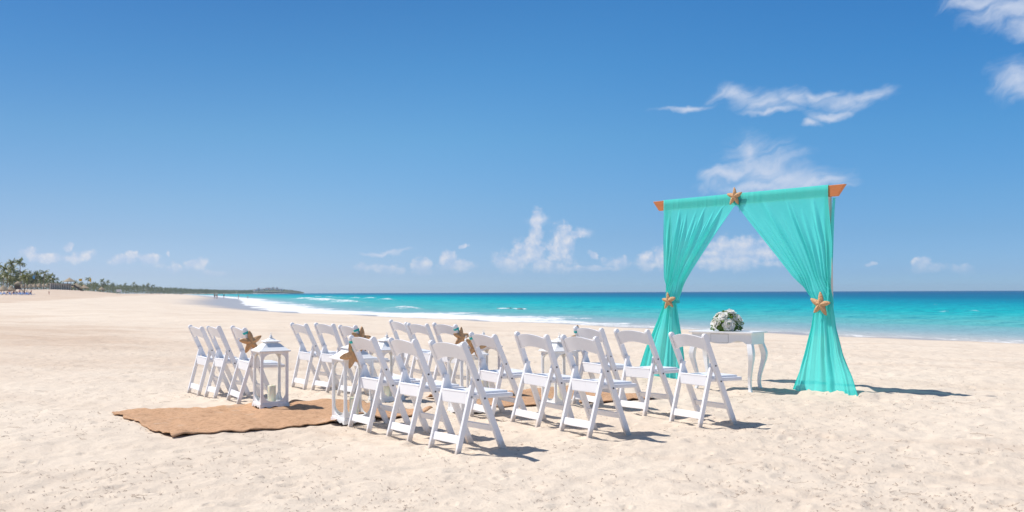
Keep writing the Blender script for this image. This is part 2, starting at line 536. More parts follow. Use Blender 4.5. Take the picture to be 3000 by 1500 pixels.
    mx = N.n('ShaderNodeMixShader')
    N.l(N.m('MULTIPLY_ADD', fr.outputs['Facing'], 0.12, 0.01), mx.inputs[0]); N.l(tr.outputs[0], mx.inputs[1]); N.l(gl.outputs[0], mx.inputs[2])
    N.l(mx.outputs[0], out.inputs[0])
    M['glass'] = m

    m, N, out = mat_nodes('candle_wax')
    b = principled(N, out, Base_Color=(0.92, 0.85, 0.64, 1), Roughness=0.5)
    b.inputs['Subsurface Weight'].default_value = 0.6
    b.inputs['Subsurface Radius'].default_value = (0.05, 0.035, 0.02)
    M['wax'] = m
    M['wick'] = simple('wick', (0.75, 0.73, 0.68), 0.9, 0.1, 30, 0)

    # burlap
    m, N, out = mat_nodes('burlap')
    tc = N.n('ShaderNodeTexCoord')
    uv = tc.outputs['UV']
    w1 = N.n('ShaderNodeTexWave', wave_type='BANDS', bands_direction='X'); w1.inputs['Scale'].default_value = 34; w1.inputs['Distortion'].default_value = 2.5
    w2 = N.n('ShaderNodeTexWave', wave_type='BANDS', bands_direction='Y'); w2.inputs['Scale'].default_value = 34; w2.inputs['Distortion'].default_value = 2.5
    w1.inputs['Detail Scale'].default_value = 3; w2.inputs['Detail Scale'].default_value = 3
    N.l(uv, w1.inputs[0]); N.l(uv, w2.inputs[0])
    wv = N.m('MULTIPLY', N.m('ADD', w1.outputs['Fac'], w2.outputs['Fac']), 0.5)
    big = N.noise(uv, 2.4, 5, 0.65)
    slub = N.noise(N.v('MULTIPLY', uv, (4, 30, 1)), 1.0, 4, 0.6)
    spk = N.noise(uv, 60.0, 3, 0.7)
    c = N.mix(big, (0.60, 0.355, 0.205, 1), (0.74, 0.47, 0.29, 1))
    c = N.mix(N.m('MULTIPLY', N.step(slub, 0.5, 0.7), 0.3), c, (0.80, 0.55, 0.37, 1))
    spk2 = N.noise(N.v('MULTIPLY', uv, (0.7, 1.3, 1)), 26.0, 3, 0.75)
    c = N.mix(N.m('MULTIPLY', N.step(spk2, 0.47, 0.64), 0.60), c, (0.38, 0.205, 0.11, 1))
    c = N.mix(N.m('MULTIPLY', N.step(spk, 0.52, 0.75), 0.40), c, (0.34, 0.18, 0.09, 1))
    geo = N.n('ShaderNodeNewGeometry')
    blow = N.noise(geo.outputs['Position'], 2.6, 6, 0.72)
    c = N.mix(N.m('MULTIPLY', N.step(blow, 0.56, 0.72), 0.55), c, (0.68, 0.55, 0.42, 1))
    b = principled(N, out, Base_Color=c, Roughness=0.95)
    b.inputs['Specular IOR Level'].default_value = 0.05
    bump(N, b, N.m('ADD', wv, N.m('MULTIPLY', spk, 0.8)), 0.8, 0.006)
    M['burlap'] = m

    # turquoise chiffon: half lets light through
    m, N, out = mat_nodes('turquoise_chiffon')
    tc = N.n('ShaderNodeTexCoord')
    n = N.noise(N.v('MULTIPLY', tc.outputs['UV'], (3, 0.8, 1)), 3.0, 3, 0.5)
    c = N.mix(n, (0.10, 0.81, 0.73, 1), (0.18, 0.87, 0.80, 1))
    df = N.n('ShaderNodeBsdfDiffuse'); N.l(c, df.inputs[0])
    tl = N.n('ShaderNodeBsdfTranslucent'); N.l(c, tl.inputs[0])
    a = N.n('ShaderNodeMixShader'); a.inputs[0].default_value = 0.36
    N.l(df.outputs[0], a.inputs[1]); N.l(tl.outputs[0], a.inputs[2])
    tr = N.n('ShaderNodeBsdfTransparent'); tr.inputs[0].default_value = (0.45, 0.95, 0.92, 1)
    lw = N.n('ShaderNodeLayerWeight'); lw.inputs[0].default_value = 0.35
    fac = N.m('MULTIPLY_ADD', N.m('SUBTRACT', 1.0, lw.outputs['Facing']), 0.13, 0.02)
    mx = N.n('ShaderNodeMixShader')
    N.l(fac, mx.inputs[0]); N.l(a.outputs[0], mx.inputs[1]); N.l(tr.outputs[0], mx.inputs[2])
    N.l(mx.outputs[0], out.inputs[0])
    M['chiffon'] = m
    M['ribbon'] = simple('turquoise_ribbon', (0.03, 0.50, 0.46), 0.5, 0.1, 20, 0.1)

    # starfish
    m, N, out = mat_nodes('starfish_skin')
    tc = N.n('ShaderNodeTexCoord')
    vo = N.n('ShaderNodeTexVoronoi'); vo.inputs['Scale'].default_value = 60
    N.l(tc.outputs['Object'], vo.inputs['Vector'])
    n = N.noise(tc.outputs['Object'], 18, 4, 0.6)
    c = N.mix(n, (0.50, 0.275, 0.125, 1), (0.64, 0.39, 0.21, 1))
    c = N.mix(N.m('MULTIPLY', N.step(vo.outputs['Distance'], 0.55, 0.15), 0.5), c, (0.70, 0.46, 0.26, 1))
    b = principled(N, out, Base_Color=c, Roughness=0.7)
    b.inputs['Specular IOR Level'].default_value = 0.25
    bump(N, b, N.m('SUBTRACT', 1.0, vo.outputs['Distance']), 0.9, 0.006)
    M['star'] = m

    # orange varnished beam
    m, N, out = mat_nodes('orange_wood')
    tc = N.n('ShaderNodeTexCoord')
    g = N.noise(N.v('MULTIPLY', tc.outputs['Object'], (2.0, 30, 30)), 1.0, 6, 0.65, 1.0)
    c = N.mix(g, (0.46, 0.135, 0.035, 1), (0.66, 0.235, 0.075, 1))
    b = principled(N, out, Base_Color=c, Roughness=0.45)
    bump(N, b, g, 0.2, 0.002)
    M['wood'] = m
    M['post'] = simple('pale_post_paint', (0.66, 0.61, 0.54), 0.6, 0.12, 9, 0.2)

    # flowers
    m, N, out = mat_nodes('rose_petal')
    tc = N.n('ShaderNodeTexCoord')
    sp = N.n('ShaderNodeSeparateXYZ'); N.l(tc.outputs['Object'], sp.inputs[0])
    rad = N.v('LENGTH', N.v('MULTIPLY', tc.outputs['Object'], (1, 1, 0)))
    c = N.mix(N.step(rad, 0.002, 0.022), (0.92, 0.84, 0.70, 1), (0.94, 0.92, 0.88, 1))
    df = N.n('ShaderNodeBsdfDiffuse'); N.l(c, df.inputs[0])
    tl = N.n('ShaderNodeBsdfTranslucent'); N.l(c, tl.inputs[0])
    a = N.n('ShaderNodeMixShader'); a.inputs[0].default_value = 0.3
    N.l(df.outputs[0], a.inputs[1]); N.l(tl.outputs[0], a.inputs[2]); N.l(a.outputs[0], out.inputs[0])
    a.inputs[0].default_value = 0.42
    M['petal'] = m

    def leaf(name, c1, c2, tlc, scale):
        m, N, out = mat_nodes(name)
        geo = N.n('ShaderNodeNewGeometry')
        oi = N.n('ShaderNodeObjectInfo')
        n = N.noise(geo.outputs['Position'], scale, 3, 0.6)
        f = N.m('ADD', N.m('MULTIPLY', n, 0.7), N.m('MULTIPLY', oi.outputs['Random'], 0.3))
        c = N.mix(N.step(f, 0.3, 0.7), (*c1, 1), (*c2, 1))
        df = N.n('ShaderNodeBsdfDiffuse'); N.l(c, df.inputs[0])
        tl = N.n('ShaderNodeBsdfTranslucent'); tl.inputs[0].default_value = (*tlc, 1)
        gl = N.n('ShaderNodeBsdfGlossy'); gl.inputs['Roughness'].default_value = 0.4
        a = N.n('ShaderNodeMixShader'); a.inputs[0].default_value = 0.3
        N.l(df.outputs[0], a.inputs[1]); N.l(tl.outputs[0], a.inputs[2])
        b2 = N.n('ShaderNodeMixShader'); b2.inputs[0].default_value = 0.05
        N.l(a.outputs[0], b2.inputs[1]); N.l(gl.outputs[0], b2.inputs[2])
        N.l(b2.outputs[0], out.inputs[0])
        return m
    M['leaf'] = leaf('bouquet_leaf', (0.07, 0.16, 0.03), (0.16, 0.28, 0.06), (0.22, 0.34, 0.05), 20)
    M['frond'] = leaf('palm_frond', (0.065, 0.10, 0.03), (0.17, 0.175, 0.055), (0.20, 0.22, 0.05), 0.25)
    M['wood_far'] = leaf('coast_wood_leaves', (0.065, 0.095, 0.035), (0.16, 0.175, 0.06), (0.18, 0.20, 0.05), 0.05)
    M['trunk'] = simple('palm_trunk', (0.22, 0.17, 0.12), 0.9, 0.3, 3, 0.3, 0.03)
    M['thatch'] = simple('thatch', (0.42, 0.33, 0.22), 0.95, 0.3, 5, 0.6, 0.05)
    M['pole'] = simple('rough_pole', (0.20, 0.15, 0.11), 0.9, 0.2, 4, 0.2)
    M['dark_timber'] = simple('dark_timber', (0.12, 0.09, 0.075), 0.8, 0.25, 4, 0.2)
    M['plaster'] = simple('pale_plaster', (0.62, 0.56, 0.48), 0.85, 0.12, 1.5, 0.1)
    M['yellow'] = simple('yellow_flag_cloth', (0.80, 0.48, 0.03), 0.7, 0.08, 3, 0)
    M['blueflag'] = simple('blue_flag_cloth', (0.12, 0.36, 0.62), 0.7, 0.08, 3, 0)
    M['blue'] = simple('blue_canvas', (0.12, 0.28, 0.62), 0.7, 0.12, 3, 0)
    M['paleblue'] = simple('pale_blue_canvas', (0.42, 0.55, 0.75), 0.7, 0.12, 3, 0)
    M['signwhite'] = simple('sign_white', (0.78, 0.77, 0.75), 0.6, 0.05, 3, 0)
    M['red'] = simple('red_cloth', (0.55, 0.10, 0.08), 0.8, 0.1, 6, 0)
    M['darkcloth'] = simple('dark_cloth', (0.05, 0.055, 0.09), 0.8, 0.1, 6, 0)
    M['whitecloth'] = simple('white_cloth', (0.72, 0.70, 0.72), 0.8, 0.1, 6, 0)
    M['pinkcloth'] = simple('coral_cloth', (0.66, 0.25, 0.20), 0.8, 0.1, 6, 0)
    M['skin'] = simple('tanned_skin', (0.42, 0.23, 0.15), 0.6, 0.1, 6, 0)
    M['hair'] = simple('dark_hair', (0.04, 0.028, 0.02), 0.7, 0.1, 6, 0)
    M['rock'] = simple('reef_rock', (0.24, 0.22, 0.23), 0.8, 0.3, 1, 0.4, 0.1)
    M['hill'] = simple('headland_scrub', (0.13, 0.15, 0.085), 0.95, 0.3, 0.02, 0, coord='Object')
    M['hotel'] = simple('white_hotel_wall', (0.82, 0.78, 0.73), 0.8, 0.06, 0.1, 0)
    M['hotelroof'] = simple('clay_roof', (0.36, 0.20, 0.14), 0.9, 0.1, 0.1, 0)
    M['windowdark'] = simple('window_dark', (0.06, 0.07, 0.08), 0.3, 0.1, 1, 0)
    M['weed'] = simple('dry_seaweed', (0.32, 0.22, 0.165), 0.9, 0.35, 8, 0)
    M['weedpale'] = simple('dry_twig', (0.36, 0.26, 0.18), 0.9, 0.3, 8, 0)


build_materials()


# ---------------------------------------------------------------- mesh helpers
def tag(o, label=None, cat=None, group=None, kind=None):
    for k, v in (('label', label), ('category', cat), ('group', group), ('kind', kind)):
        if v:
            o[k] = v
    return o


def link(name, me, mat=None, parent=None):
    o = bpy.data.objects.new(name, me)
    COL.objects.link(o)
    if mat is not None:
        for mm in (mat if isinstance(mat, (list, tuple)) else [mat]):
            me.materials.append(mm)
    if parent is not None:
        o.parent = parent
    return o


def empty(name, loc=(0, 0, 0), rz=0.0, label=None, cat=None, group=None):
    o = bpy.data.objects.new(name, None)
    COL.objects.link(o)
    o.empty_display_size = 0.2
    o.location = loc
    o.rotation_euler = (0, 0, rz)
    return tag(o, label, cat, group)


def obj(name, bm, mat, parent=None, smooth=False):
    me = bpy.data.meshes.new(name)
    bm.to_mesh(me)
    bm.free()
    if smooth:
        me.polygons.foreach_set('use_smooth', [True] * len(me.polygons))
    return link(name, me, mat, parent)


def grid_mesh(name, V, nu, nv, mat, parent=None, wrap=False, uv=None, smooth=True, attrs=None):
    """V: (nv*nu,3) rows of nu points"""
    i = np.arange(nv - 1)[:, None] * nu
    nc = nu if wrap else nu - 1
    j = np.arange(nc)[None, :]
    j1 = (j + 1) % nu
    q = np.stack([i + j, i + j1, i + nu + j1, i + nu + j], -1).reshape(-1, 4)
    me = bpy.data.meshes.new(name)
    me.vertices.add(len(V)); me.vertices.foreach_set('co', np.ascontiguousarray(V, np.float32).ravel())
    me.loops.add(q.size); me.loops.foreach_set('vertex_index', q.astype(np.int32).ravel())
    me.polygons.add(len(q))
    me.polygons.foreach_set('loop_start', np.arange(0, q.size, 4, dtype=np.int32))
    me.polygons.foreach_set('loop_total', np.full(len(q), 4, np.int32))
    me.polygons.foreach_set('use_smooth', np.full(len(q), smooth))
    if uv is not None:
        l = me.uv_layers.new(name='uv')
        l.data.foreach_set('uv', np.ascontiguousarray(uv[q.ravel()], np.float32).ravel())
    for k, a in (attrs or {}).items():
        at = me.attributes.new(k, 'FLOAT', 'POINT')
        at.data.foreach_set('value', np.ascontiguousarray(a, np.float32))
    me.update(); me.validate()
    return link(name, me, mat, parent)


def faces_mesh(name, V, F, mat, parent=None, smooth=False, mats_idx=None):
    me = bpy.data.meshes.new(name)
    me.from_pydata([tuple(v) for v in V], [], [tuple(f) for f in F])
    if smooth:
        me.polygons.foreach_set('use_smooth', [True] * len(me.polygons))
    o = link(name, me, mat, parent)
    if mats_idx is not None:
        me.polygons.foreach_set('material_index', mats_idx)
    return o


def tri_soup(name, T, mat, parent=None):
    """T: (n,3,3) triangles or (n,4,3) quads"""
    n, k, _ = T.shape
    me = bpy.data.meshes.new(name)
    me.vertices.add(n * k); me.vertices.foreach_set('co', np.ascontiguousarray(T, np.float32).ravel())
    me.loops.add(n * k); me.loops.foreach_set('vertex_index', np.arange(n * k, dtype=np.int32))
    me.polygons.add(n)
    me.polygons.foreach_set('loop_start', np.arange(0, n * k, k, dtype=np.int32))
    me.polygons.foreach_set('loop_total', np.full(n, k, np.int32))
    me.update()
    return link(name, me, mat, parent)


def bm_box(bm, cx, cy, cz, sx, sy, sz, bevel=0.0, mtx=None, seg=1):
    g = bmesh.ops.create_cube(bm, size=1.0)
    vs = g['verts']
    bmesh.ops.scale(bm, vec=(sx, sy, sz), verts=vs)
    bmesh.ops.translate(bm, vec=(cx, cy, cz), verts=vs)
    if bevel:
        es = list({e for v in vs for e in v.link_edges})
        r = bmesh.ops.bevel(bm, geom=es, offset=bevel, segments=seg, affect='EDGES', profile=0.6)
        vs = list({v for f in r['faces'] for v in f.verts} | {v for v in vs if v.is_valid})
    if mtx is not None:
        bmesh.ops.transform(bm, matrix=mtx, verts=vs)
    return vs


def box(name, c, s, mat, parent=None, bevel=0.0, seg=1):
    bm = bmesh.new()
    bm_box(bm, *c, *s, bevel, None, seg)
    return obj(name, bm, mat, parent)


def bm_beam(bm, p0, p1, w, d, bevel=0.004, side=(1, 0, 0), seg=2):
    """bar from p0 to p1, w wide along side, d deep across"""
    p0 = Vector(p0); p1 = Vector(p1)
    z = (p1 - p0); L = z.length; z.normalize()
    x = Vector(side); x = (x - z * x.dot(z)).normalized()
    y = z.cross(x)
    m = Matrix((x, y, z)).transposed().to_4x4()
    m.translation = (p0 + p1) / 2
    return bm_box(bm, 0, 0, 0, w, d, L, bevel, m, seg)


def beam(name, p0, p1, w, d, mat, parent=None, bevel=0.004, side=(1, 0, 0)):
    bm = bmesh.new()
    bm_beam(bm, p0, p1, w, d, bevel, side)
    return obj(name, bm, mat, parent)


def lathe(name, prof, mat, parent=None, seg=20, smooth=True, loc=(0, 0, 0), n4=None):
    """prof: list of (radius, z); n4=4 for square sections"""
    k = n4 or seg
    V = []; F = []
    off = math.pi / 4 if n4 == 4 else 0
    for (r, z) in prof:
        for i in range(k):
            a = 2 * math.pi * i / k + off
            V.append((loc[0] + r * math.cos(a), loc[1] + r * math.sin(a), loc[2] + z))
    for j in range(len(prof) - 1):
        for i in range(k):
            F.append((j * k + i, j * k + (i + 1) % k, (j + 1) * k + (i + 1) % k, (j + 1) * k + i))
    F.append(tuple(range(k - 1, -1, -1)))
    F.append(tuple(range((len(prof) - 1) * k, len(prof) * k)))
    return faces_mesh(name, V, F, mat, parent, smooth and not n4)


def tube_pts(path, radii, k=8):
    """ring vertices and faces of a swept tube"""
    V = []; F = []
    P = [Vector(p) for p in path]
    for i, p in enumerate(P):
        t = (P[min(i + 1, len(P) - 1)] - P[max(i - 1, 0)]).normalized()
        up = Vector((0, 0, 1)) if abs(t.z) < 0.9 else Vector((1, 0, 0))
        x = up.cross(t).normalized(); y = t.cross(x)
        r = radii[i] if hasattr(radii, '__len__') else radii
        for a in range(k):
            an = 2 * math.pi * a / k
            V.append(p + x * r * math.cos(an) + y * r * math.sin(an))
    for i in range(len(P) - 1):
        for a in range(k):
            F.append((i * k + a, i * k + (a + 1) % k, (i + 1) * k + (a + 1) % k, (i + 1) * k + a))
    F.append(tuple(range(k - 1, -1, -1)))
    F.append(tuple(range((len(P) - 1) * k, len(P) * k)))
    return V, F


def tube(name, path, radii, mat, parent=None, k=8, smooth=True):
    V, F = tube_pts(path, radii, k)
    return faces_mesh(name, V, F, mat, parent, smooth)


def copy_tree(o, parent=None):
    c = o.copy()
    COL.objects.link(c)
    c.parent = parent
    for ch in [q for q in o.children]:
        copy_tree(ch, c)
    return c


# ---------------------------------------------------------------- the ground and the sea
def polar(front_cols, back_cols, radii, half=48.0):
    a = np.concatenate([np.linspace(R(-half), R(half), front_cols), np.linspace(R(half), R(360 - half), back_cols + 2)[1:-1]])
    rr, aa = np.meshgrid(radii, a, indexing='ij')
    return (rr * np.sin(aa)).ravel(), (rr * np.cos(aa)).ravel(), len(a)


def build_ground():
    radii = np.concatenate([[0.02, 0.8, 1.6], np.geomspace(2.4, 45, 660), np.geomspace(46, 700, 200), np.geomspace(720, 6200, 50)])
    x, y, nc = polar(760, 46, radii)
    z = land(x, y)
    s = shore_dist(x, y)
    o = grid_mesh('beach', np.stack([x, y, z], 1), nc, len(radii), M['sand'], wrap=True, attrs={'shore': s})
    tag(o, 'pale coral sand beach with footprints sloping down to the sea', 'beach', kind='structure')


def build_sea():
    radii = np.concatenate([np.geomspace(26, 320, 420), np.geomspace(324, 6400, 180)])
    x, y, nc = polar(900, 50, radii, 46)
    d = -shore_dist(x, y)
    n = fbm(x * 0.05, y * 0.05, 3, 71)
    z = np.zeros_like(x)
    ph = d + 3.0 * n
    far = 1 - sstep(250, 700, np.hypot(x, y))
    z += far * sstep(3, 25, d) * (0.11 * np.sin(ph * 2 * np.pi / 11.0 + 2.0 * fbm(x * 0.03, y * 0.03, 2, 5)) + 0.04 * fbm(x * 0.4, y * 0.8, 3, 9))
    foam = np.zeros_like(x)
    strong = sstep(52, 92, y)
    # swash against the sand
    w = 3.2 + 10.5 * strong + (3.0 * fbm(x * 0.06, y * 0.06, 2, 33) + 2.2 * fbm(x * 0.25, y * 0.25, 3, 35)) * (0.5 + strong)
    foam = np.maximum(foam, (1 - sstep(0.25, 1.0, d / np.maximum(w, 0.8))) * (0.42 + 0.75 * strong))
    # bore lines running in
    for c, wd, amp, y0, y1, seed, hgt in ((17, 2.6, 1.0, 118, 165, 3, 0.45), (9.5, 1.3, 0.55, 45, 75, 5, 0.12),
                                          (15, 1.1, 0.40, 34, 62, 13, 0.10), (24, 5, 0.9, 190, 420, 21, 0.5), (44, 3, 0.7, 260, 600, 23, 0.5)):
        cc = c + 2.2 * fbm(x * 0.045, y * 0.045, 2, 40 + seed)
        on = sstep(y0, y0 * 1.12, y) * (1 - sstep(y1 * 0.88, y1, y)) * np.clip(0.55 + 1.1 * fbm(x * 0.06, y * 0.06, 2, 90 + seed), 0, 1)
        prof = np.exp(-((d - cc) / wd) ** 2)
        tail = np.exp(-np.clip(cc - d, 0, 1e9) / (wd * 2.2)) * (d < cc) * 0.55
        foam = np.maximum(foam, on * amp * np.maximum(prof, tail))
        z += on * hgt * prof
    # small breakers over the reef
    for (px, py, wpx, amp) in ((1475, 905, 22, 1.2), (1510, 905, 14, 1.1), (1535, 905, 9, 1.0), (1420, 869, 16, .7), (1465, 869, 18, .7), (1500, 870, 9, .6),
                               (1560, 871, 15, .8), (1600, 872, 14, .7), (1195, 866, 8, .7), (1222, 867, 13, .6), (1062, 872, 8, .6),
                               (2765, 913, 22, .40), (2850, 918, 26, .38), (2740, 893, 5, .6)):
        gx, gy = ground_px(px, py, SEA)
        wx = wpx / PXF * gy
        q = ((x - gx) / wx) ** 2 + ((y - gy) / max(1.1, wx * 0.30)) ** 2
        e = np.exp(-q)
        foam = np.maximum(foam, e * amp * 1.15); z += 0.22 * e
    V = np.stack([x, y, SEA + z], 1)
    o = grid_mesh('sea', V, nc, len(radii), M['sea'], wrap=True, attrs={'offshore': d, 'foam': foam})
    tag(o, 'turquoise sea with small breaking waves and foam at the shore', 'sea', kind='structure')


build_ground()
build_sea()

# ---------------------------------------------------------------- folding chairs
CH_RZ = AISLE - math.pi / 2


def up_y(z):
    """y of the upright (back post running down into the front leg) at height z"""
    return 0.395 - 0.450 * z


def make_chair():
    root = empty('folding_chair')
    m = M['resin']
    for s in (-1, 1):
        x = s * 0.222
        bm = bmesh.new()
        # upright with a rounded head, as a prism in the y-z plane
        d = Vector((0, -0.450, 1)).normalized(); nrm = Vector((0, 1, 0.450)).normalized()
        base = Vector((x, up_y(0), 0)); L = 0.828 / d.z
        prof = [(-0.024, -0.03), (0.024, 0.0)]
        pts = [base + nrm * -0.024, base + nrm * 0.024]
        for k in range(7):
            a = math.pi * k / 6
            pts.append(base + d * (L - 0.026 + 0.026 * math.sin(a)) + nrm * (0.026 * math.cos(a)))
        vs = [bm.verts.new(p + Vector((-0.015, 0, 0))) for p in pts]
        f = bm.faces.new(vs)
        r = bmesh.ops.extrude_face_region(bm, geom=[f])
        nv = [g for g in r['geom'] if isinstance(g, bmesh.types.BMVert)]
        bmesh.ops.translate(bm, vec=(0.030, 0, 0), verts=nv)
        bmesh.ops.recalc_face_normals(bm, faces=bm.faces)
        es = [e for e in bm.edges if abs(e.verts[0].co.x - e.verts[1].co.x) < 1e-5]
        bmesh.ops.bevel(bm, geom=es, offset=0.005, segments=2, affect='EDGES', profile=0.6)
        obj('upright', bm, m, root, False)
        # rear leg
        beam('rear_leg', (s * 0.190, 0.0, 0), (s * 0.190, 0.150, 0.565), 0.028, 0.040, m, root, 0.006)
        for z in (0.545, 0.405):
            bm = bmesh.new()
            bmesh.ops.create_cone(bm, cap_ends=True, segments=10, radius1=0.0075, radius2=0.0065, depth=0.006)
            bmesh.ops.rotate(bm, verts=bm.verts, matrix=Matrix.Rotation(math.pi / 2 * s, 3, 'Y'))
            bmesh.ops.translate(bm, verts=bm.verts, vec=(s * 0.2395, up_y(z), z))
            obj('bolt', bm, M['bolt'], root)
    # backrest panel: arched top and bottom edge, curved in plan
    nu = 15
    bm = bmesh.new()
    rows = []
    for layer in (0, 1):
        top = []; bot = []
        for i in range(nu):
            u = -1 + 2 * i / (nu - 1); x = u * 0.208
            dep = 0.024 * (u * u - 1) - 0.004
            zt = 0.790 + 0.030 * (1 - u * u); zb = 0.676 + 0.034 * (1 - u * u)
            off = 0.011 if layer else -0.011
            top.append(bm.verts.new((x, up_y(zt) + dep + off, zt)))
            bot.append(bm.verts.new((x, up_y(zb) + dep + off, zb)))
        rows.append((top, bot))
    (t0, b0), (t1, b1) = rows
    for i in range(nu - 1):
        bm.faces.new((t0[i], t0[i + 1], b0[i + 1], b0[i])); bm.faces.new((t1[i + 1], t1[i], b1[i], b1[i + 1]))
        bm.faces.new((t0[i + 1], t0[i], t1[i], t1[i + 1])); bm.faces.new((b0[i], b0[i + 1], b1[i + 1], b1[i]))
    bm.faces.new((t0[0], b0[0], b1[0], t1[0])); bm.faces.new((b0[-1], t0[-1], t1[-1], b1[-1]))
    bmesh.ops.recalc_face_normals(bm, faces=bm.faces)
    es = [e for e in bm.edges if len(e.link_faces) == 2 and e.calc_face_angle() > 1.0]
    bmesh.ops.bevel(bm, geom=es, offset=0.004, segments=2, affect='EDGES', profile=0.6)
    obj('backrest', bm, m, root, False)
    # seat board and its padded cushion
    tilt = Matrix.Rotation(R(1.5), 4, 'X')
    bm = bmesh.new()
    bm_box(bm, 0, 0.30, 0.417, 0.408, 0.40, 0.034, 0.010, None, 2)
    seat = obj('seat', bm, m, root)
    bm = bmesh.new()
    bm_box(bm, 0, 0.295, 0.441, 0.352, 0.345, 0.019, 0.0085, None, 3)
    bmesh.ops.subdivide_edges(bm, edges=[e for e in bm.edges if e.calc_length() > 0.2], cuts=4, use_grid_fill=True)
    for v in bm.verts:
        if v.co.z > 0.445:
            v.co.z += 0.006 * max(0, 1 - (v.co.x / 0.176) ** 2) * max(0, 1 - ((v.co.y - 0.295) / 0.172) ** 2)
    obj('cushion', bm, M['vinyl'], seat, True)
    # rails
    bm = bmesh.new()
    bm_box(bm, 0, 0.103, 0.404, 0.352, 0.016, 0.088, 0.006, None, 2)
    bm_box(bm, 0, 0.108, 0.452, 0.352, 0.030, 0.014, 0.005, None, 2)
    obj('rear_rail', bm, m, root)
    beam('rear_stretcher', (-0.178, 0.028, 0.105), (0.178, 0.028, 0.105), 0.016, 0.062, m, root, 0.005, (0, 1, -0.26))
    zf = 0.175
    beam('front_stretcher', (-0.208, up_y(zf), zf), (0.208, up_y(zf), zf), 0.016, 0.050, m, root, 0.005, (0, 1, 0.445))
    return root


FEET = [(-0.19, 0.0), (0.19, 0.0), (-0.222, 0.395), (0.222, 0.395)]


def settle(o, x, y, rz, feet, sink=0.018):
    """stand a thing on the uneven sand: mean height and a slight tilt from its feet"""
    c, s = math.cos(rz), math.sin(rz)
    H = [hz(x + fx * c - fy * s, y + fx * s + fy * c) for fx, fy in feet]
    A = np.array([[1, fx, fy] for fx, fy in feet])
    k, *_ = np.linalg.lstsq(A, np.array(H), rcond=None)
    n = Vector((-k[1] * 0.8, -k[2] * 0.8, 1)).normalized()
    q = Vector((0, 0, 1)).rotation_difference(n)
    o.rotation_mode = 'XYZ'
    o.rotation_euler = (Matrix.Rotation(rz, 4, 'Z') @ q.to_matrix().to_4x4()).to_euler()
    o.location = (x, y, float(k[0]) - sink)
    bpy.context.view_layer.update()
    return o


ROW = {'1': 'rear', '2': 'middle', '3': 'front'}
chairs = {}
proto = make_chair()
first = True
for key, (x, y) in CHAIRS.items():
    o = proto if first else copy_tree(proto)
    first = False
    side = 'right' if key[0] == 'R' else 'left'
    seat = {'R': {'a': 'aisle', 'b': 'middle', 'c': 'outer'}, 'F': {'a': 'outer', 'b': 'middle', 'c': 'aisle'}}[key[0]][key[2]]
    tag(o, 'white folding chair, %s seat of the %s row, %s of aisle facing the arch' % (seat, ROW[key[1]], side), 'chair',
        'white folding chairs in rows before the arch')
    p = np.array([x, y]) + L2R * 0.195
    settle(o, p[0], p[1], CH_RZ + R(random.uniform(-4, 4)), FEET)
    chairs[key] = o


# ---------------------------------------------------------------- burlap runners
def runner(c_nl, c_nr, c_fr, c_fl, seed, label, lifts):
    """corners: near-left, near-right, far-right, far-left on the ground"""
    nu, nv = 90, 64
    u, v = np.meshgrid(np.linspace(0, 1, nu), np.linspace(0, 1, nv))
    u = u.ravel(); v = v.ravel()
    C = [np.array(c) for c in (c_nl, c_nr, c_fr, c_fl)]
    P = ((1 - u) * (1 - v))[:, None] * C[0] + (u * (1 - v))[:, None] * C[1] + (u * v)[:, None] * C[2] + ((1 - u) * v)[:, None] * C[3]
    edge = np.minimum(np.minimum(u, 1 - u), np.minimum(v, 1 - v))
    e = np.exp(-edge / 0.03)
    P[:, 0] += e * 0.022 * fbm(P[:, 0] * 4, P[:, 1] * 4, 3, seed)
    P[:, 1] += e * 0.022 * fbm(P[:, 0] * 4, P[:, 1] * 4, 3, seed + 50)
    k = np.zeros(len(u))
    z = land(P[:, 0], P[:, 1])
    for dx, dy in ((.05, 0), (-.05, 0), (0, .05), (0, -.05)):
        z = np.maximum(z, land(P[:, 0] + dx, P[:, 1] + dy) - 0.004)
    z = z + 0.014 + 0.012 * fbm(P[:, 0] * 2.6, P[:, 1] * 2.6, 3, seed + 9) + 0.010 * np.abs(fbm((P[:, 0] + P[:, 1]) * 3.5, (P[:, 1] - P[:, 0]) * 0.9, 2, seed + 19)) + e * 0.012 * np.abs(fbm(P[:, 0] * 6, P[:, 1] * 6, 2, seed + 4))
    for (uu, vv, rad, h) in lifts:
        z = z + h * np.exp(-(((u - uu) * 2.4) ** 2 + ((v - vv) * 1.8) ** 2) / rad ** 2)
    top = np.stack([P[:, 0], P[:, 1], z], 1)
    uv = np.stack([u * 2.4, v * 1.8], 1)
    o = grid_mesh('burlap_runner', top, nu, nv, M['burlap'], uv=uv)
    sm = o.modifiers.new('thick', 'SOLIDIFY'); sm.thickness = 0.008; sm.offset = -1
    tag(o, label, 'runner')
    return top


runner((-2.80, 8.26), (-0.78, 9.70), (-1.80, 11.06), (-4.00, 9.98), 400,
       'long rumpled tan burlap runner lying between the rear rows, one end uncovered', [(0.70, 0.0, 0.16, 0.07), (1.0, 0.02, 0.10, 0.06), (0.03, 0.05, 0.10, 0.03)])
runner((-0.14, 10.24), (1.66, 11.22), (0.72, 12.60), (-1.00, 11.40), 500,
       'tan burlap runner at the foot of the front chairs towards the arch', [(0.0, 0.9, 0.12, 0.05), (1.0, 0.0, 0.08, 0.01)])


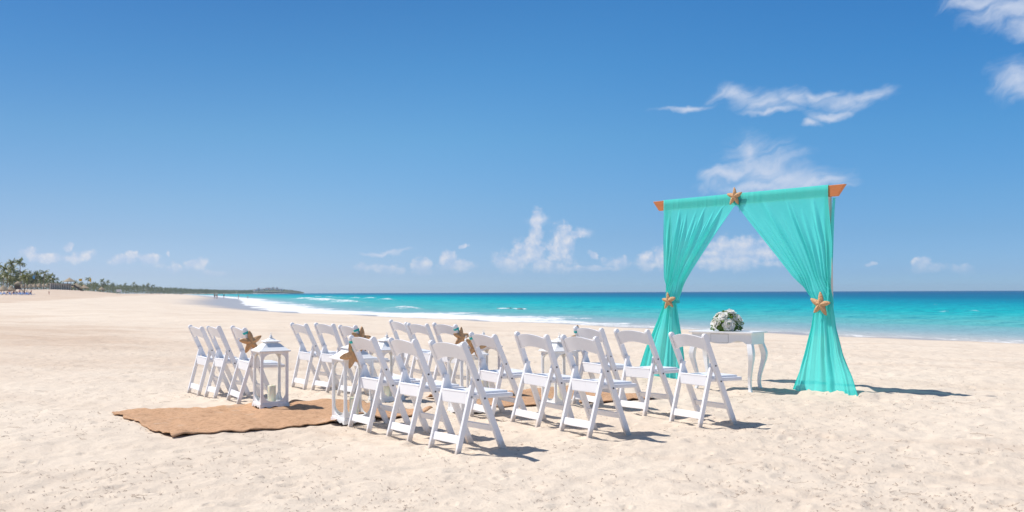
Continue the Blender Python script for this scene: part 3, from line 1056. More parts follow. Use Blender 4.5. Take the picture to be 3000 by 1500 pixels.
# ---------------------------------------------------------------- lanterns and candles
def make_lantern():
    root = empty('lantern')
    m = M['lantern']
    # base with scalloped skirt
    nu = 13; hs = 0.142
    bm = bmesh.new()
    bm_box(bm, 0, 0, 0.044, 0.272, 0.272, 0.018, 0.003)
    for k in range(4):
        rot = Matrix.Rotation(k * math.pi / 2, 4, 'Z')
        a = []; b = []
        for i in range(nu):
            t = -1 + 2 * i / (nu - 1)
            zb = 0.0 if abs(t) > 0.8 else 0.012 + 0.008 * math.cos(t * math.pi * 2.6)
            for lst, dy in ((a, -hs), (b, -hs + 0.012)):
                lst.append((bm.verts.new(rot @ Vector((t * hs * 0.999, dy, zb))), bm.verts.new(rot @ Vector((t * hs * 0.999, dy, 0.036)))))
        for i in range(nu - 1):
            bm.faces.new((a[i][0], a[i + 1][0], a[i + 1][1], a[i][1])); bm.faces.new((b[i + 1][0], b[i][0], b[i][1], b[i + 1][1]))
            bm.faces.new((a[i][0], b[i][0], b[i + 1][0], a[i + 1][0])); bm.faces.new((a[i][1], a[i + 1][1], b[i + 1][1], b[i][1]))
    obj('base', bm, m, root)
    # corner posts, arched side frames with panes
    z0, z1 = 0.053, 0.580
    q = 0.124
    for sx, sy in ((-1, -1), (1, -1), (1, 1), (-1, 1)):
        box('corner_post', (sx * q, sy * q, (z0 + z1) / 2), (0.020, 0.020, z1 - z0), m, root, 0.003)
    w = 0.1135; hole_w = 0.1075
    for k in range(4):
        rot = Matrix.Rotation(k * math.pi / 2, 4, 'Z')
        bm = bmesh.new()
        out2 = []; in2 = []
        n = 12
        zc0, zc1 = z0 + 0.012 + 0.090, z1 - 0.014 - 0.070
        for half, zc in ((1, zc1), (-1, zc0)):
            for i in range(n + 1):
                a = math.pi * i / n if half == 1 else math.pi + math.pi * i / n
                ca, sa = math.cos(a), math.sin(a)
                in2.append((hole_w * math.copysign(abs(ca) ** 0.8, ca), zc + (0.070 if half == 1 else 0.090) * sa))
                mx = max(abs(ca), abs(sa))
                out2.append((w * (1 if ca > 0.707 else -1 if ca < -0.707 else ca / max(abs(sa), 1e-6)),
                             (z1 if half == 1 else z0) if abs(sa) >= 0.7 else zc + (z1 - zc1) * sa / 0.7072 * 1.0))
        K = len(in2)
        L = []
        for y in (-q - 0.006, -q + 0.006):
            L.append(([bm.verts.new(rot @ Vector((px, y, pz))) for px, pz in out2], [bm.verts.new(rot @ Vector((px, y, pz))) for px, pz in in2]))
        for i in range(K):
            j = (i + 1) % K
            bm.faces.new((L[0][0][i], L[0][1][i], L[0][1][j], L[0][0][j]))
            bm.faces.new((L[1][0][j], L[1][1][j], L[1][1][i], L[1][0][i]))
            bm.faces.new((L[0][1][i], L[1][1][i], L[1][1][j], L[0][1][j]))
            bm.faces.new((L[0][0][j], L[1][0][j], L[1][0][i], L[0][0][i]))
        bmesh.ops.recalc_face_normals(bm, faces=bm.faces)
        fr = obj('side_frame', bm, m, root)
        bm = bmesh.new()
        bm_box(bm, 0, -q + 0.010, (z0 + z1) / 2, 0.224, 0.003, z1 - z0 - 0.004, 0, rot)
        obj('pane', bm, M['glass'], fr)
    k2 = math.sqrt(2)
    # roof, cupola, cap
    rf = lathe('roof', [(0.138 * k2, 0.580), (0.152 * k2, 0.585), (0.152 * k2, 0.596), (0.140 * k2, 0.603), (0.104 * k2, 0.630), (0.074 * k2, 0.662), (0.068 * k2, 0.668)],
               m, root, n4=4)
    lathe('cupola', [(0.058 * k2, 0.668), (0.058 * k2, 0.686)], m, rf, n4=4)
    lathe('cap', [(0.076 * k2, 0.686), (0.076 * k2, 0.692), (0.040 * k2, 0.706), (0.018 * k2, 0.722), (0.012 * k2, 0.726)], m, rf, n4=4)
    lathe('finial', [(0.008, 0.726), (0.016, 0.731), (0.018, 0.738), (0.014, 0.745), (0.006, 0.750), (0.009, 0.755), (0.005, 0.759)], m, rf, seg=12)
    ring = [(0.0, 0.015 * math.cos(a), 0.767 + 0.015 * math.sin(a)) for a in np.linspace(0, 2 * math.pi, 17)]
    tube('carry_ring', ring, 0.0022, m, rf, 6)
    return root


LANTERNS = [
    ((-2.51, 10.38), 30, 'rear', 'left', 'white wooden lantern standing on runner edge beside starfish chair, rear row left of aisle'),
    ((-1.465, 9.18), 33, 'rear', 'right', 'white wooden lantern with starfish hanging before it, rear row right of aisle'),
    ((-1.40, 11.12), 36, 'middle', 'left', 'white wooden lantern beside the middle row, left of aisle facing the arch'),
    ((-0.45, 10.02), 31, 'middle', 'right', 'white wooden lantern beside the middle row, right of aisle facing the arch'),
    ((-0.34, 11.60), 34, 'front', 'left', 'white wooden lantern beside the front row, left of aisle facing the arch'),
    ((0.50, 10.52), 28, 'front', 'right', 'white wooden lantern beside the front row, right of aisle facing the arch')]
lp = make_lantern()
cp = empty('pillar_candle')
cw = lathe('wax', [(0.0405, 0.0), (0.0425, 0.004), (0.0425, 0.160), (0.039, 0.167), (0.034, 0.163), (0.010, 0.160)], M['wax'], cp, seg=24)
tube('wick', [(0, 0, 0.158), (0.001, 0, 0.172), (0.004, 0.001, 0.182)], 0.0018, M['wick'], cp, 6)
RUN_Z = 0.03
for i, ((x, y), rz, row, side, lab) in enumerate(LANTERNS):
    o = lp if i == 0 else copy_tree(lp)
    c = cp if i == 0 else copy_tree(cp)
    tag(o, lab, 'lantern', 'white lanterns along the aisle')
    tag(c, 'cream pillar candle inside the %s row lantern, %s of aisle facing the arch' % (row, side), 'candle', 'candles inside the lanterns')
    H = [hz(x + 0.13 * math.cos(a), y + 0.13 * math.sin(a)) for a in np.linspace(0, 6.28, 9)]
    z = float(np.mean(H)) + (0.020 if i in (0, 1) else -0.004)
    o.scale = (1.08, 1.08, 0.98)
    o.location = (x, y, z); o.rotation_euler = (R(random.uniform(-1, 1)), R(random.uniform(-1, 1)), R(rz))
    c.location = (x + 0.012, y - 0.006, z + 0.0525); c.rotation_euler = (0, 0, R(rz))


# ---------------------------------------------------------------- starfish
def star_mesh(seed, mat):
    """five puffed, tapering arms with a ridge; lies in the local x-z plane, faces -y; about 0.26 m across"""
    rs = random.Random(seed)
    n = 80; rings = 9
    arm = [1 + rs.uniform(-0.07, 0.07) for _ in range(5)]
    bend = [rs.uniform(-0.10, 0.10) for _ in range(5)]
    V = []; F = []
    Rm = 0.136

    def outline(t):
        k = t * 5
        i = int(math.floor(k + 0.5)) % 5
        fr = abs(k - math.floor(k + 0.5)) * 2           # 0 at tip, 1 in the notch
        r = Rm * arm[i] * (0.40 + 0.60 * (1 - fr) ** 1.45) * (1 - 0.05 * max(0, 1 - fr * 8))
        ang = 2 * math.pi * t + bend[i] * (1 - fr)
        return r, ang, fr
    for side in (1, -1):
        for j in range(rings):
            q = (j + 1) / rings if j < rings - 1 else 1.0
            for i in range(n):
                r, a, fr = outline(i / n)
                rr = r * q
                h = (1 - q ** 2.2) ** 0.75 * (0.028 * (1 - 0.55 * min(1, rr / Rm)) + 0.010 * (1 - fr) * (1 - q))
                if j == 0:
                    h *= 0.94
                V.append((rr * math.sin(a), -side * h * (1.0 if side == 1 else 0.45), rr * math.cos(a)))
        V.append((0, -side * (0.026 if side == 1 else 0.012), 0))
    per = rings * n + 1
    for sd in (0, 1):
        o = sd * per
        for j in range(rings - 1):
            for i in range(n):
                f = (o + j * n + i, o + j * n + (i + 1) % n, o + (j + 1) * n + (i + 1) % n, o + (j + 1) * n + i)
                F.append(f if sd == 0 else f[::-1])
        for i in range(n):
            f = (o + per - 1, o + (i + 1) % n, o + i)
            F.append(f if sd == 0 else f[::-1])
    me = bpy.data.meshes.new('body')
    me.from_pydata(V, [], F)
    bm = bmesh.new(); bm.from_mesh(me)
    bmesh.ops.remove_doubles(bm, verts=bm.verts, dist=0.0002)
    bmesh.ops.recalc_face_normals(bm, faces=bm.faces)
    bm.to_mesh(me); bm.free()
    me.polygons.foreach_set('use_smooth', [True] * len(me.polygons))
    me.materials.append(mat)
    return me


STAR = [star_mesh(s, M['star']) for s in (3, 8, 15)]


def band_mesh(name, w, d, h, mat, parent, tilt=0.0):
    """flat ribbon loop around a bar of section w x d, lying in the local x-y plane"""
    pts = []
    for i in range(20):
        a = 2 * math.pi * i / 20
        c, s = math.cos(a), math.sin(a)
        pts.append((w * math.copysign(abs(c) ** 0.4, c), d * math.copysign(abs(s) ** 0.4, s)))
    V = []; F = []
    for z in (-h, h):
        for k in (1.0, 1.1):
            V += [(x * k, y * k, z + tilt * y) for x, y in pts]
    n = 20
    for i in range(n):
        j = (i + 1) % n
        F += [(n + i, n + j, 3 * n + j, 3 * n + i), (j, i, 2 * n + i, 2 * n + j), (2 * n + i, 3 * n + i, 3 * n + j, 2 * n + j), (i, j, n + j, n + i)]
    return faces_mesh(name, V, F, mat, parent, False)


def chair_star(key, side, roll, mesh, lab, drop=0.125, fwd=0.05):
    """starfish tied with a ribbon to the aisle-side upright of a chair"""
    ch = chairs[key]
    mw = ch.matrix_world
    root = empty('starfish', label=lab, cat='starfish', group='starfish tied to the aisle chairs')
    zr = 0.775
    xo = side * 0.222
    # local frame of the star: faces outwards, +-x of the chair
    c = Vector((xo + side * 0.032, up_y(zr) + fwd, zr - drop + 0.03))
    face = Vector((side, 0, 0))
    root.matrix_world = mw @ Matrix.Translation(c)
    body = link('body', mesh, None, root)
    rotz = Matrix.Rotation(math.pi / 2 * side, 4, 'Z')      # -y -> +-x
    body.matrix_local = rotz @ Matrix.Rotation(R(roll), 4, 'Y')
    rb = band_mesh('ribbon', 0.018, 0.029, 0.011, M['ribbon'], root)
    rb.matrix_local = Matrix.Translation(Vector((xo, up_y(zr), zr)) - c) @ Matrix.Rotation(R(24), 4, 'X')
    # short tail of ribbon down to the star
    tl = tube('ribbon_tail', [Vector((xo + side * 0.019, up_y(zr) + 0.012, zr - 0.004)) - c, Vector((side * -0.012, -0.012, 0.055)), Vector((side * -0.006, 0, 0.02))],
              [0.006, 0.005, 0.004], M['ribbon'], root, 6)
    return root


chair_star('F1c', 1, -8, STAR[0], 'tan starfish tied to chair beside the lantern on the runner, rear row left')
chair_star('R1a', -1, 20, STAR[1], 'tan starfish hanging before lantern on rear row chair, right of aisle', 0.16, 0.02)
chair_star('F2c', 1, 5, STAR[2], 'tan starfish tied to aisle chair of the middle row, left of aisle')
chair_star('R2a', -1, -14, STAR[0], 'tan starfish tied to aisle chair of the middle row, right of aisle')
chair_star('F3c', 1, 2, STAR[1], 'tan starfish tied to aisle chair of the front row, left of aisle')
chair_star('R3a', -1, 16, STAR[2], 'tan starfish tied to aisle chair of the front row, right of aisle', 0.10)

# ---------------------------------------------------------------- the arch, its curtains
PL = np.array([2.16, 13.8]); PR = np.array([3.81, 11.9])
ARCH_W = float(np.hypot(*(PR - PL)))
AU = (PR - PL) / ARCH_W
ARCH_RZ = math.atan2(AU[1], AU[0])
ARCH_H = 2.455
arch_z = (hz(*PL) + hz(*PR)) / 2
arch = empty('wedding_arch', (PL[0], PL[1], arch_z), ARCH_RZ, 'wooden wedding arch with orange beam ends on two posts draped in turquoise', 'arch')
for px_ in (0.02, ARCH_W - 0.02):
    beam('post', (px_, 0, -0.25), (px_, 0, ARCH_H - 0.135), 0.055, 0.07, M['post'], arch, 0.004)
bm = bmesh.new()
prof = [(-0.24, ARCH_H), (-0.135, ARCH_H - 0.135), (ARCH_W + 0.11, ARCH_H - 0.135), (ARCH_W + 0.215, ARCH_H)]
fr = [bm.verts.new((x, -0.025, z)) for x, z in prof]
f = bm.faces.new(fr)
r = bmesh.ops.extrude_face_region(bm, geom=[f])
bmesh.ops.translate(bm, vec=(0, 0.05, 0), verts=[g for g in r['geom'] if isinstance(g, bmesh.types.BMVert)])
bmesh.ops.recalc_face_normals(bm, faces=bm.faces)
bmesh.ops.bevel(bm, geom=list(bm.edges), offset=0.003, segments=1, affect='EDGES')
obj('beam', bm, M['wood'], arch)


def curtain(top0, top1, inner, outer, low_in, low_out, tie_z, mirror, seed, label):
    """gathered cloth hung over the beam, tied at the post, spreading out on the sand.
    inner / outer: lists of (p, z) from beam to tie; low_*: from tie to ground"""
    nu = 200
    zs = [ARCH_H - 0.10, ARCH_H + 0.006, ARCH_H + 0.006, ARCH_H - 0.06, ARCH_H - 0.135]
    ys = [0.034, 0.033, -0.034, -0.036, -0.037]
    zdown = list(np.linspace(ARCH_H - 0.17, tie_z + 0.05, 46)) + list(np.linspace(tie_z + 0.03, tie_z - 0.04, 5)) + list(np.linspace(tie_z - 0.07, 0.0, 40))
    zs += zdown; ys += [None] * len(zdown)
    u = np.linspace(0, 1, nu)                    # 0 = outer (post), 1 = inner (centre)

    def interp(lst, z):
        zz = np.array([q[1] for q in lst])[::-1]; pp = np.array([q[0] for q in lst])[::-1]
        return float(np.interp(z, zz, pp))
    base_n = fbm(u * 7, np.zeros(nu) + seed, 3, seed)
    warp = u + 0.018 * fbm(u * 9, np.zeros(nu) + 3.3 + seed, 2, seed + 1)
    V = []; UV = []
    gx = PL[0]; gy = PL[1]
    for k, (z, y) in enumerate(zip(zs, ys)):
        zt = z
        if z > tie_z:
            p_o = interp(outer, z); p_i = interp(inner, z)
        else:
            p_o = interp(low_out, z); p_i = interp(low_in, z)
        fullw = abs(top1 - top0)
        g = 1 - abs(p_i - p_o) / fullw                 # how gathered
        if y is not None:
            p = top0 + (top1 - top0) * u
            yy = np.full(nu, y) - (0.004 * np.clip(fbm(u * 26, np.full(nu, z * 2.0), 2, seed + 5), 0, 1) if y < 0 else 0)
            zz = np.full(nu, z)
        else:
            p = p_o + (p_i - p_o) * u
            if z > tie_z:
                t = (ARCH_H - 0.135 - z) / (ARCH_H - 0.135 - tie_z)
                # the inner edge is pulled sideways: the lower hem of the beam cover shows as a soft break
                sharp = np.abs(np.sin(warp * math.pi * 13 + seed + 0.9 * base_n))
                fine = np.abs(np.sin(warp * math.pi * 29 + 1.7 * seed))
                start = np.clip(0.5 + 0.7 * np.sin(u * 37 + seed) * np.cos(u * 13 + seed * 2), 0, 1)   # folds begin at different heights
                grow = np.clip((t - 0.22 * start) / (0.30 + 0.3 * start), 0, 1)
                edge = np.clip(np.minimum(u, 1 - u) * 9, 0.25, 1)
                amp = (0.050 * grow * (1 - 0.45 * t)) * edge
                yy = -0.037 - 0.03 * t - amp * (sharp ** 1.3) - 0.009 * grow * fine * (1 - 0.3 * t)
                yy = yy + 0.03 * np.sin(math.pi * t) * np.sin(math.pi * u) * 0.8
                zz = np.full(nu, z)
                # round the bundle about the post near the tie
                rb = sstep(0.72, 1.0, t)
                ang = (u - 0.5) * math.pi * 1.5
                w2 = abs(p_i - p_o) / 2
                yb = -0.06 * np.cos(ang) - 0.02 - amp * 0.5 * sharp
                yy = yy * (1 - rb) + yb * rb
                pb = (p_o + p_i) / 2 + (1 if p_i > p_o else -1) * w2 * np.sin(ang)
                p = p * (1 - rb) + pb * rb
            else:
                t = (tie_z - z) / tie_z
                ang = (u - 0.5) * math.pi * (1.5 - 0.55 * t)
                w2 = abs(p_i - p_o) / 2
                p = (p_o + p_i) / 2 + (1 if p_i > p_o else -1) * w2 * np.sin(ang) / math.sin(min(math.pi / 2, math.pi * (0.75 - 0.275 * t)))
                sharp = np.abs(np.sin(warp * math.pi * 5.5 + seed * 1.3 + 1.6 * base_n + 0.9 * t))
                fine = np.abs(np.sin(warp * math.pi * 21 + 2.1 * seed))
                amp = 0.024 + 0.045 * t * (1 - 0.45 * t)
                dep = 0.06 + 0.10 * t
                yy = -dep * np.cos(ang * (0.9 - 0.1 * t)) - 0.02 + 0.02 * t - amp * sharp ** 1.2 - 0.009 * fine * (1 - t)
                lean = 0.02 * np.sin(u * 9 + seed) * t
                if mirror < 0:                       # the sea-side corner of the hem is blown forward
                    yy = yy - 0.32 * (1 - u) * t * t; lean = lean + 0.17 * (1 - u) * t * t
                p = p + lean
                zz = np.full(nu, z)
                if t > 0.6:
                    wx = gx + AU[0] * p + AU[1] * yy * -1; wy = gy + AU[1] * p + AU[0] * yy
                    gz = land(gx + AU[0] * p - AU[1] * yy, gy + AU[1] * p + AU[0] * yy) - arch_z
                    hem = gz - 0.004 + 0.018 * np.abs(fbm(u * 6, np.zeros(nu), 2, seed + 31))
                    kk = sstep(0.6, 1.0, t)
                    zz = zz * (1 - kk) + (zz + hem) * kk
        V.append(np.stack([p, yy, zz], 1))
        UV.append(np.stack([u, np.full(nu, k / len(zs))], 1))
    V = np.concatenate(V); UV = np.concatenate(UV)
    o = grid_mesh('curtain', V, nu, len(zs), M['chiffon'], uv=UV)
    o.location = arch.location; o.rotation_euler = arch.rotation_euler
    tag(o, label, 'curtain', 'turquoise curtains on the arch')
    return o


W_ = ARCH_W
cl = curtain(-0.035, 1.205, [(1.205, 2.46), (1.16, 2.30), (0.847, 1.93), (0.624, 1.66), (0.493, 1.50), (0.383, 1.356), (0.22, 1.12), (0.165, 1.03)],
             [(-0.035, 2.46), (-0.02, 1.7), (-0.005, 1.03)], [(0.165, 1.03), (0.21, 0.80), (0.30, 0.42), (0.40, 0.0)],
             [(-0.015, 1.03), (-0.12, 0.80), (-0.33, 0.42), (-0.50, 0.0)], 1.06, 1, 2,
             'sheer turquoise curtain gathered at the arch post behind the front chairs')
cr = curtain(W_ + 0.002, 1.17, [(1.17, 2.46), (1.20, 2.30), (1.367, 2.105), (1.758, 1.678), (2.064, 1.336), (2.29, 1.08), (2.33, 1.00)],
             [(W_ + 0.002, 2.46), (W_ + 0.006, 2.25), (W_ + 0.055, 1.75), (W_ + 0.04, 1.00)], [(2.33, 1.00), (2.29, 0.75), (2.20, 0.45), (2.02, 0.0)],
             [(W_ + 0.045, 1.00), (W_ + 0.09, 0.75), (W_ + 0.19, 0.45), (W_ + 0.42, 0.0)], 1.03, -1, 5,
             'sheer turquoise curtain gathered at the arch post beside the white table, hem spread on sand')
# loose back edge of the right curtain hanging behind its post
nb = 14
bv = []
for z in np.linspace(ARCH_H - 0.15, 0.95, 30):
    t = (ARCH_H - 0.15 - z) / (ARCH_H - 1.1)
    for q in np.linspace(0, 1, nb):
        bv.append((W_ + 0.050 + 0.010 * math.sin(q * 7 + z * 2) * (1 - t) - 0.045 * min(1, t * 1.6), 0.02 - 0.14 * q * (0.35 + 0.65 * t) + 0.03 * (1 - t), z))
bt = grid_mesh('back_edge', np.array(bv), nb, 30, M['chiffon'], cr, uv=np.zeros((nb * 30, 2)))
# ties of the same cloth
for nm, par, p_, z_, w_, d_ in (('tie_band', cl, 0.078, 1.055, 0.088, 0.085), ('tie_band', cr, 2.42, 1.02, 0.088, 0.085)):
    t_ = band_mesh(nm, w_, d_, 0.024, M['ribbon'], par)
    t_.location = (p_, -0.03, z_)
cb = band_mesh('centre_band', 0.020, 0.046, 0.035, M['chiffon'], arch)
bm = bmesh.new()
bm_box(bm, 1.19, -0.0, ARCH_H - 0.065, 0.075, 0.090, 0.165, 0.012, None, 2)
for v in bm.verts:
    if v.co.z < ARCH_H - 0.12:
        v.co.x += 0.012
obj_cb = obj('cloth_knot', bm, M['ribbon'], arch)
bpy.data.objects.remove(cb)
# loose tail beside the knot
V_ = []
for i, z in enumerate(np.linspace(ARCH_H - 0.03, ARCH_H - 0.245, 10)):
    for q in (0, 1, 2, 3):
        V_.append((1.225 + q * 0.016 * (1 - i / 9.5) + 0.006 * i * 0.4, -0.052 - 0.006 * (q % 2), z))
grid_mesh('cloth_tail', np.array(V_), 4, 10, M['ribbon'], arch)


def arch_star(p, y, z, roll, mesh, lab, sc=1.0):
    root = empty('starfish', label=lab, cat='starfish', group='starfish decorating the arch')
    am = Matrix.Translation(arch.location) @ Matrix.Rotation(ARCH_RZ, 4, 'Z')
    root.matrix_world = am @ Matrix.Translation((p, y, z)) @ Matrix.Scale(sc, 4)
    b = link('body', mesh, None, root)
    b.matrix_local = Matrix.Rotation(R(roll), 4, 'Y')
    return root


arch_star(1.185, -0.068, ARCH_H - 0.035, 3, STAR[0], 'tan starfish fixed at the middle of the arch beam', 0.98)
arch_star(0.135, -0.155, 1.065, -6, STAR[1], 'tan starfish on the curtain tie of the arch post behind the chairs', 0.98)
arch_star(2.475, -0.165, 1.03, 4, STAR[2], 'tan starfish on the curtain tie of the arch post nearest the table', 1.12)


# ---------------------------------------------------------------- console table and flowers
T_RZ = R(-38.0)
tu = np.array([math.cos(T_RZ), math.sin(T_RZ)]); tv = np.array([-tu[1], tu[0]])
t_o = (np.array([2.86, 11.99]) + np.array([2.245, 12.50])) / 2 + tv * 0.02
t_o = t_o * (1 - 0.25 / 12.2)
TW, TD, TH = 0.80, 0.385, 0.725
tz = -0.025 + float(np.mean([hz(*(t_o + tu * a + tv * b)) for a in (-.4, .4) for b in (0, .36)]))
table = empty('console_table', (t_o[0], t_o[1], tz), T_RZ, 'small white console table with curved legs and scalloped apron under the arch', 'table')
bm = bmesh.new()
bm_box(bm, 0, TD / 2 - 0.01, TH - 0.010, TW + 0.04, TD + 0.04, 0.020, 0.004, None, 2)
obj('tabletop', bm, M['lacquer'], table)


def apron(name, w, y0, rot, trans, scallop):
    """board w wide with a shaped lower edge, front at local y0"""
    n = 41
    bm = bmesh.new()
    lay = []
    for y in (0, 0.018):
        top = []; bot = []
        for i in range(n):
            t = -1 + 2 * i / (n - 1)
            a = abs(t)
            if scallop:
                zb = np.interp(a, [0, .18, .34, .46, .60, .72, .82, .90, 1.0], [.578, .580, .592, .612, .622, .606, .582, .570, .566])
            else:
                zb = 0.575
            top.append(bm.verts.new((t * w / 2, y0 + y, TH - 0.0205))); bot.append(bm.verts.new((t * w / 2, y0 + y, float(zb))))
        lay.append((top, bot))
    (a, b), (c, d) = lay
    for i in range(n - 1):
        bm.faces.new((a[i], b[i], b[i + 1], a[i + 1])); bm.faces.new((c[i + 1], d[i + 1], d[i], c[i]))
        bm.faces.new((b[i], d[i], d[i + 1], b[i + 1])); bm.faces.new((a[i + 1], c[i + 1], c[i], a[i]))
    bm.faces.new((a[0], c[0], d[0], b[0])); bm.faces.new((a[-1], b[-1], d[-1], c[-1]))
    bmesh.ops.recalc_face_normals(bm, faces=bm.faces)
    bmesh.ops.transform(bm, verts=bm.verts, matrix=Matrix.Translation(trans) @ Matrix.Rotation(rot, 4, 'Z'))
    return obj(name, bm, M['lacquer'], table)


fa = apron('front_apron', TW - 0.02, 0, 0, (0, 0.0, 0), True)
apron('back_apron', TW - 0.02, 0, 0, (0, TD - 0.04, 0), True)
apron('side_apron', TD - 0.061, 0, math.pi / 2, (-TW / 2 + 0.028, (TD - 0.022) / 2, 0), False)
apron('side_apron', TD - 0.061, 0, math.pi / 2, (TW / 2 - 0.010, (TD - 0.022) / 2, 0), False)
dr = box('drawer_gap', (-0.02, -0.0008, 0.644), (0.232, 0.003, 0.104), M['groove'], fa)
box('drawer_front', (-0.02, -0.002, 0.644), (0.226, 0.004, 0.098), M['lacquer'], fa, 0.0012)
for sx, sy, y in ((-1, -1, 0.028), (1, -1, 0.028), (-1, 1, TD - 0.05), (1, 1, TD - 0.05)):
    zz = np.linspace(0.582, -0.03, 30)
    bm = bmesh.new(); prev = None
    for z in zz:
        t = (0.582 - z) / 0.582
        off = np.interp(t, [0, .08, .2, .32, .5, .68, .82, .92, 1.0, 1.1], [0.000, .014, .030, .028, .004, -.018, -.022, -.012, .004, .008])
        w = np.interp(t, [0, .1, .22, .4, .6, .8, .92, 1.0, 1.1], [.031, .034, .033, .026, .021, .0175, .018, .022, .022])
        cx = sx * (TW / 2 - 0.040 + off * 0.95); cy = y + sy * off * 0.95
        ring = [bm.verts.new((cx + a * w, cy + b * w, z)) for a, b in ((-1, -1), (1, -1), (1, 1), (-1, 1))]
        if prev:
            for i in range(4):
                bm.faces.new((prev[i], ring[i], ring[(i + 1) % 4], prev[(i + 1) % 4]))
        else:
            bm.faces.new(ring)
        prev = ring
    bm.faces.new(prev[::-1])
    bmesh.ops.recalc_face_normals(bm, faces=bm.faces)
    es = [e for e in bm.edges if abs(e.verts[0].co.z - e.verts[1].co.z) > 0.01]
    bmesh.ops.bevel(bm, geom=es, offset=0.004, segments=2, affect='EDGES')
    obj('leg', bm, M['lacquer'], table, False)


def rose_mesh(seed, size):
    rs = random.Random(seed)
    V = []; F = []
    layers = [(4, 0.40, 70, 0.75), (5, 0.70, 48, 0.95), (6, 1.0, 24, 1.05), (6, 1.12, 2, 1.0)]
    nc = 12                                     # closed heart of the bloom
    b0 = len(V)
    for j in range(5):
        t = j / 4
        for i in range(nc):
            a = 2 * math.pi * i / nc
            rr = 0.62 * math.cos(t * 1.45) * (1 + 0.06 * math.sin(3 * a + j))
            V.append((rr * math.cos(a) * size, rr * math.sin(a) * size, (-0.12 + 0.52 * math.sin(t * 1.5)) * size))
    for j in range(4):
        for i in range(nc):
            F.append((b0 + j * nc + i, b0 + j * nc + (i + 1) % nc, b0 + (j + 1) * nc + (i + 1) % nc, b0 + (j + 1) * nc + i))
    for li, (n, rad, elv, wd) in enumerate(layers):
        for k in range(n):
            a = 2 * math.pi * (k + 0.5 * li) / n + rs.uniform(-.2, .2)
            e = R(elv + rs.uniform(-9, 9))
            nu, nv = 4, 4
            b = len(V)
            for j in range(nv):
                t = j / (nv - 1)
                for i in range(nu):
                    s = -1 + 2 * i / (nu - 1)
                    w = wd * math.sin(math.pi * (0.18 + 0.62 * t)) * (1 - 0.1 * t)
                    rr = rad * (0.25 + 0.75 * t) * math.cos(e) + 0.16 * rad * t + 0.10 * rad
                    h = rad * t * math.sin(e) * 0.8 - 0.14 * (s * s) * 0 + 0.10 * t * t * (1 if elv > 30 else -0.7)
                    cup = -0.12 * s * s * t
                    x = (rr + cup); y = s * w * 0.55
                    V.append(((x * math.cos(a) - y * math.sin(a)) * size, (x * math.sin(a) + y * math.cos(a)) * size, (h + 0.12 * li * -0.5 + 0.02 * rs.random()) * size))
            for j in range(nv - 1):
                for i in range(nu - 1):
                    q = b + j * nu + i
                    F.append((q, q + 1, q + nu + 1, q + nu))
    me = bpy.data.meshes.new('rose')
    me.from_pydata(V, [], F)
    me.polygons.foreach_set('use_smooth', [True] * len(me.polygons))
    me.materials.append(M['petal'])
    return me


fl_c = t_o + tv * (TD / 2 - 0.03) + tu * 0.0
flowers = empty('flower_arrangement', (fl_c[0], fl_c[1], tz + TH), T_RZ, 'dome of white roses and green leaves on the white table', 'flowers')
lathe('holder', [(0.09, 0.0), (0.12, 0.02), (0.13, 0.06), (0.10, 0.11), (0.02, 0.14)], M['leaf'], flowers, seg=16)
ROSE = [rose_mesh(i, 0.060) for i in (1, 2, 3)]
rs = random.Random(12)
spots = []
tries = 0
while len(spots) < 19 and tries < 6000:
    tries += 1
    a = rs.uniform(0, 2 * math.pi); e = math.asin(rs.uniform(0.12, 1.0))
    d = Vector((math.cos(a) * math.cos(e), math.sin(a) * math.cos(e), math.sin(e)))
    if all((d - q).length > 0.66 for q in spots):
        spots.append(d)
for i, d in enumerate(spots):
    r_ = link('rose', ROSE[i % 3], None, flowers)
    pos = Vector((d.x * 0.172, d.y * 0.160, 0.058 + d.z * 0.182))
    q = Vector((0, 0, 1)).rotation_difference((d + Vector((0, 0, 0.15))).normalized())
    s = rs.uniform(0.85, 1.25)
    r_.matrix_local = Matrix.Translation(pos) @ q.to_matrix().to_4x4() @ Matrix.Rotation(rs.uniform(0, 6), 4, 'Z') @ Matrix.Scale(s, 4)
T = []
for i in range(620):
    a = rs.uniform(0, 2 * math.pi); e = math.asin(rs.uniform(-0.18, 1.0))
    d = Vector((math.cos(a) * math.cos(e), math.sin(a) * math.cos(e), math.sin(e)))
    k = rs.uniform(0.85, 1.10)
    p = Vector((d.x * 0.165 * k, d.y * 0.155 * k, max(0.006, 0.05 + d.z * 0.165 * k)))
    t = (d + Vector((rs.uniform(-.9, .9), rs.uniform(-.9, .9), rs.uniform(-.7, .5)))).normalized()
    s = t.cross(Vector((rs.uniform(-1, 1), rs.uniform(-1, 1), rs.uniform(-1, 1)))).normalized()
    L = rs.uniform(0.022, 0.042); w = L * 0.30
    T.append([p, p + t * L * 0.5 + s * w, p + t * L, p + t * L * 0.5 - s * w])
T = np.array([[tuple(v) for v in q] for q in T])
lf = tri_soup('foliage', T, M['leaf'], flowers)
lf['kind'] = 'stuff'

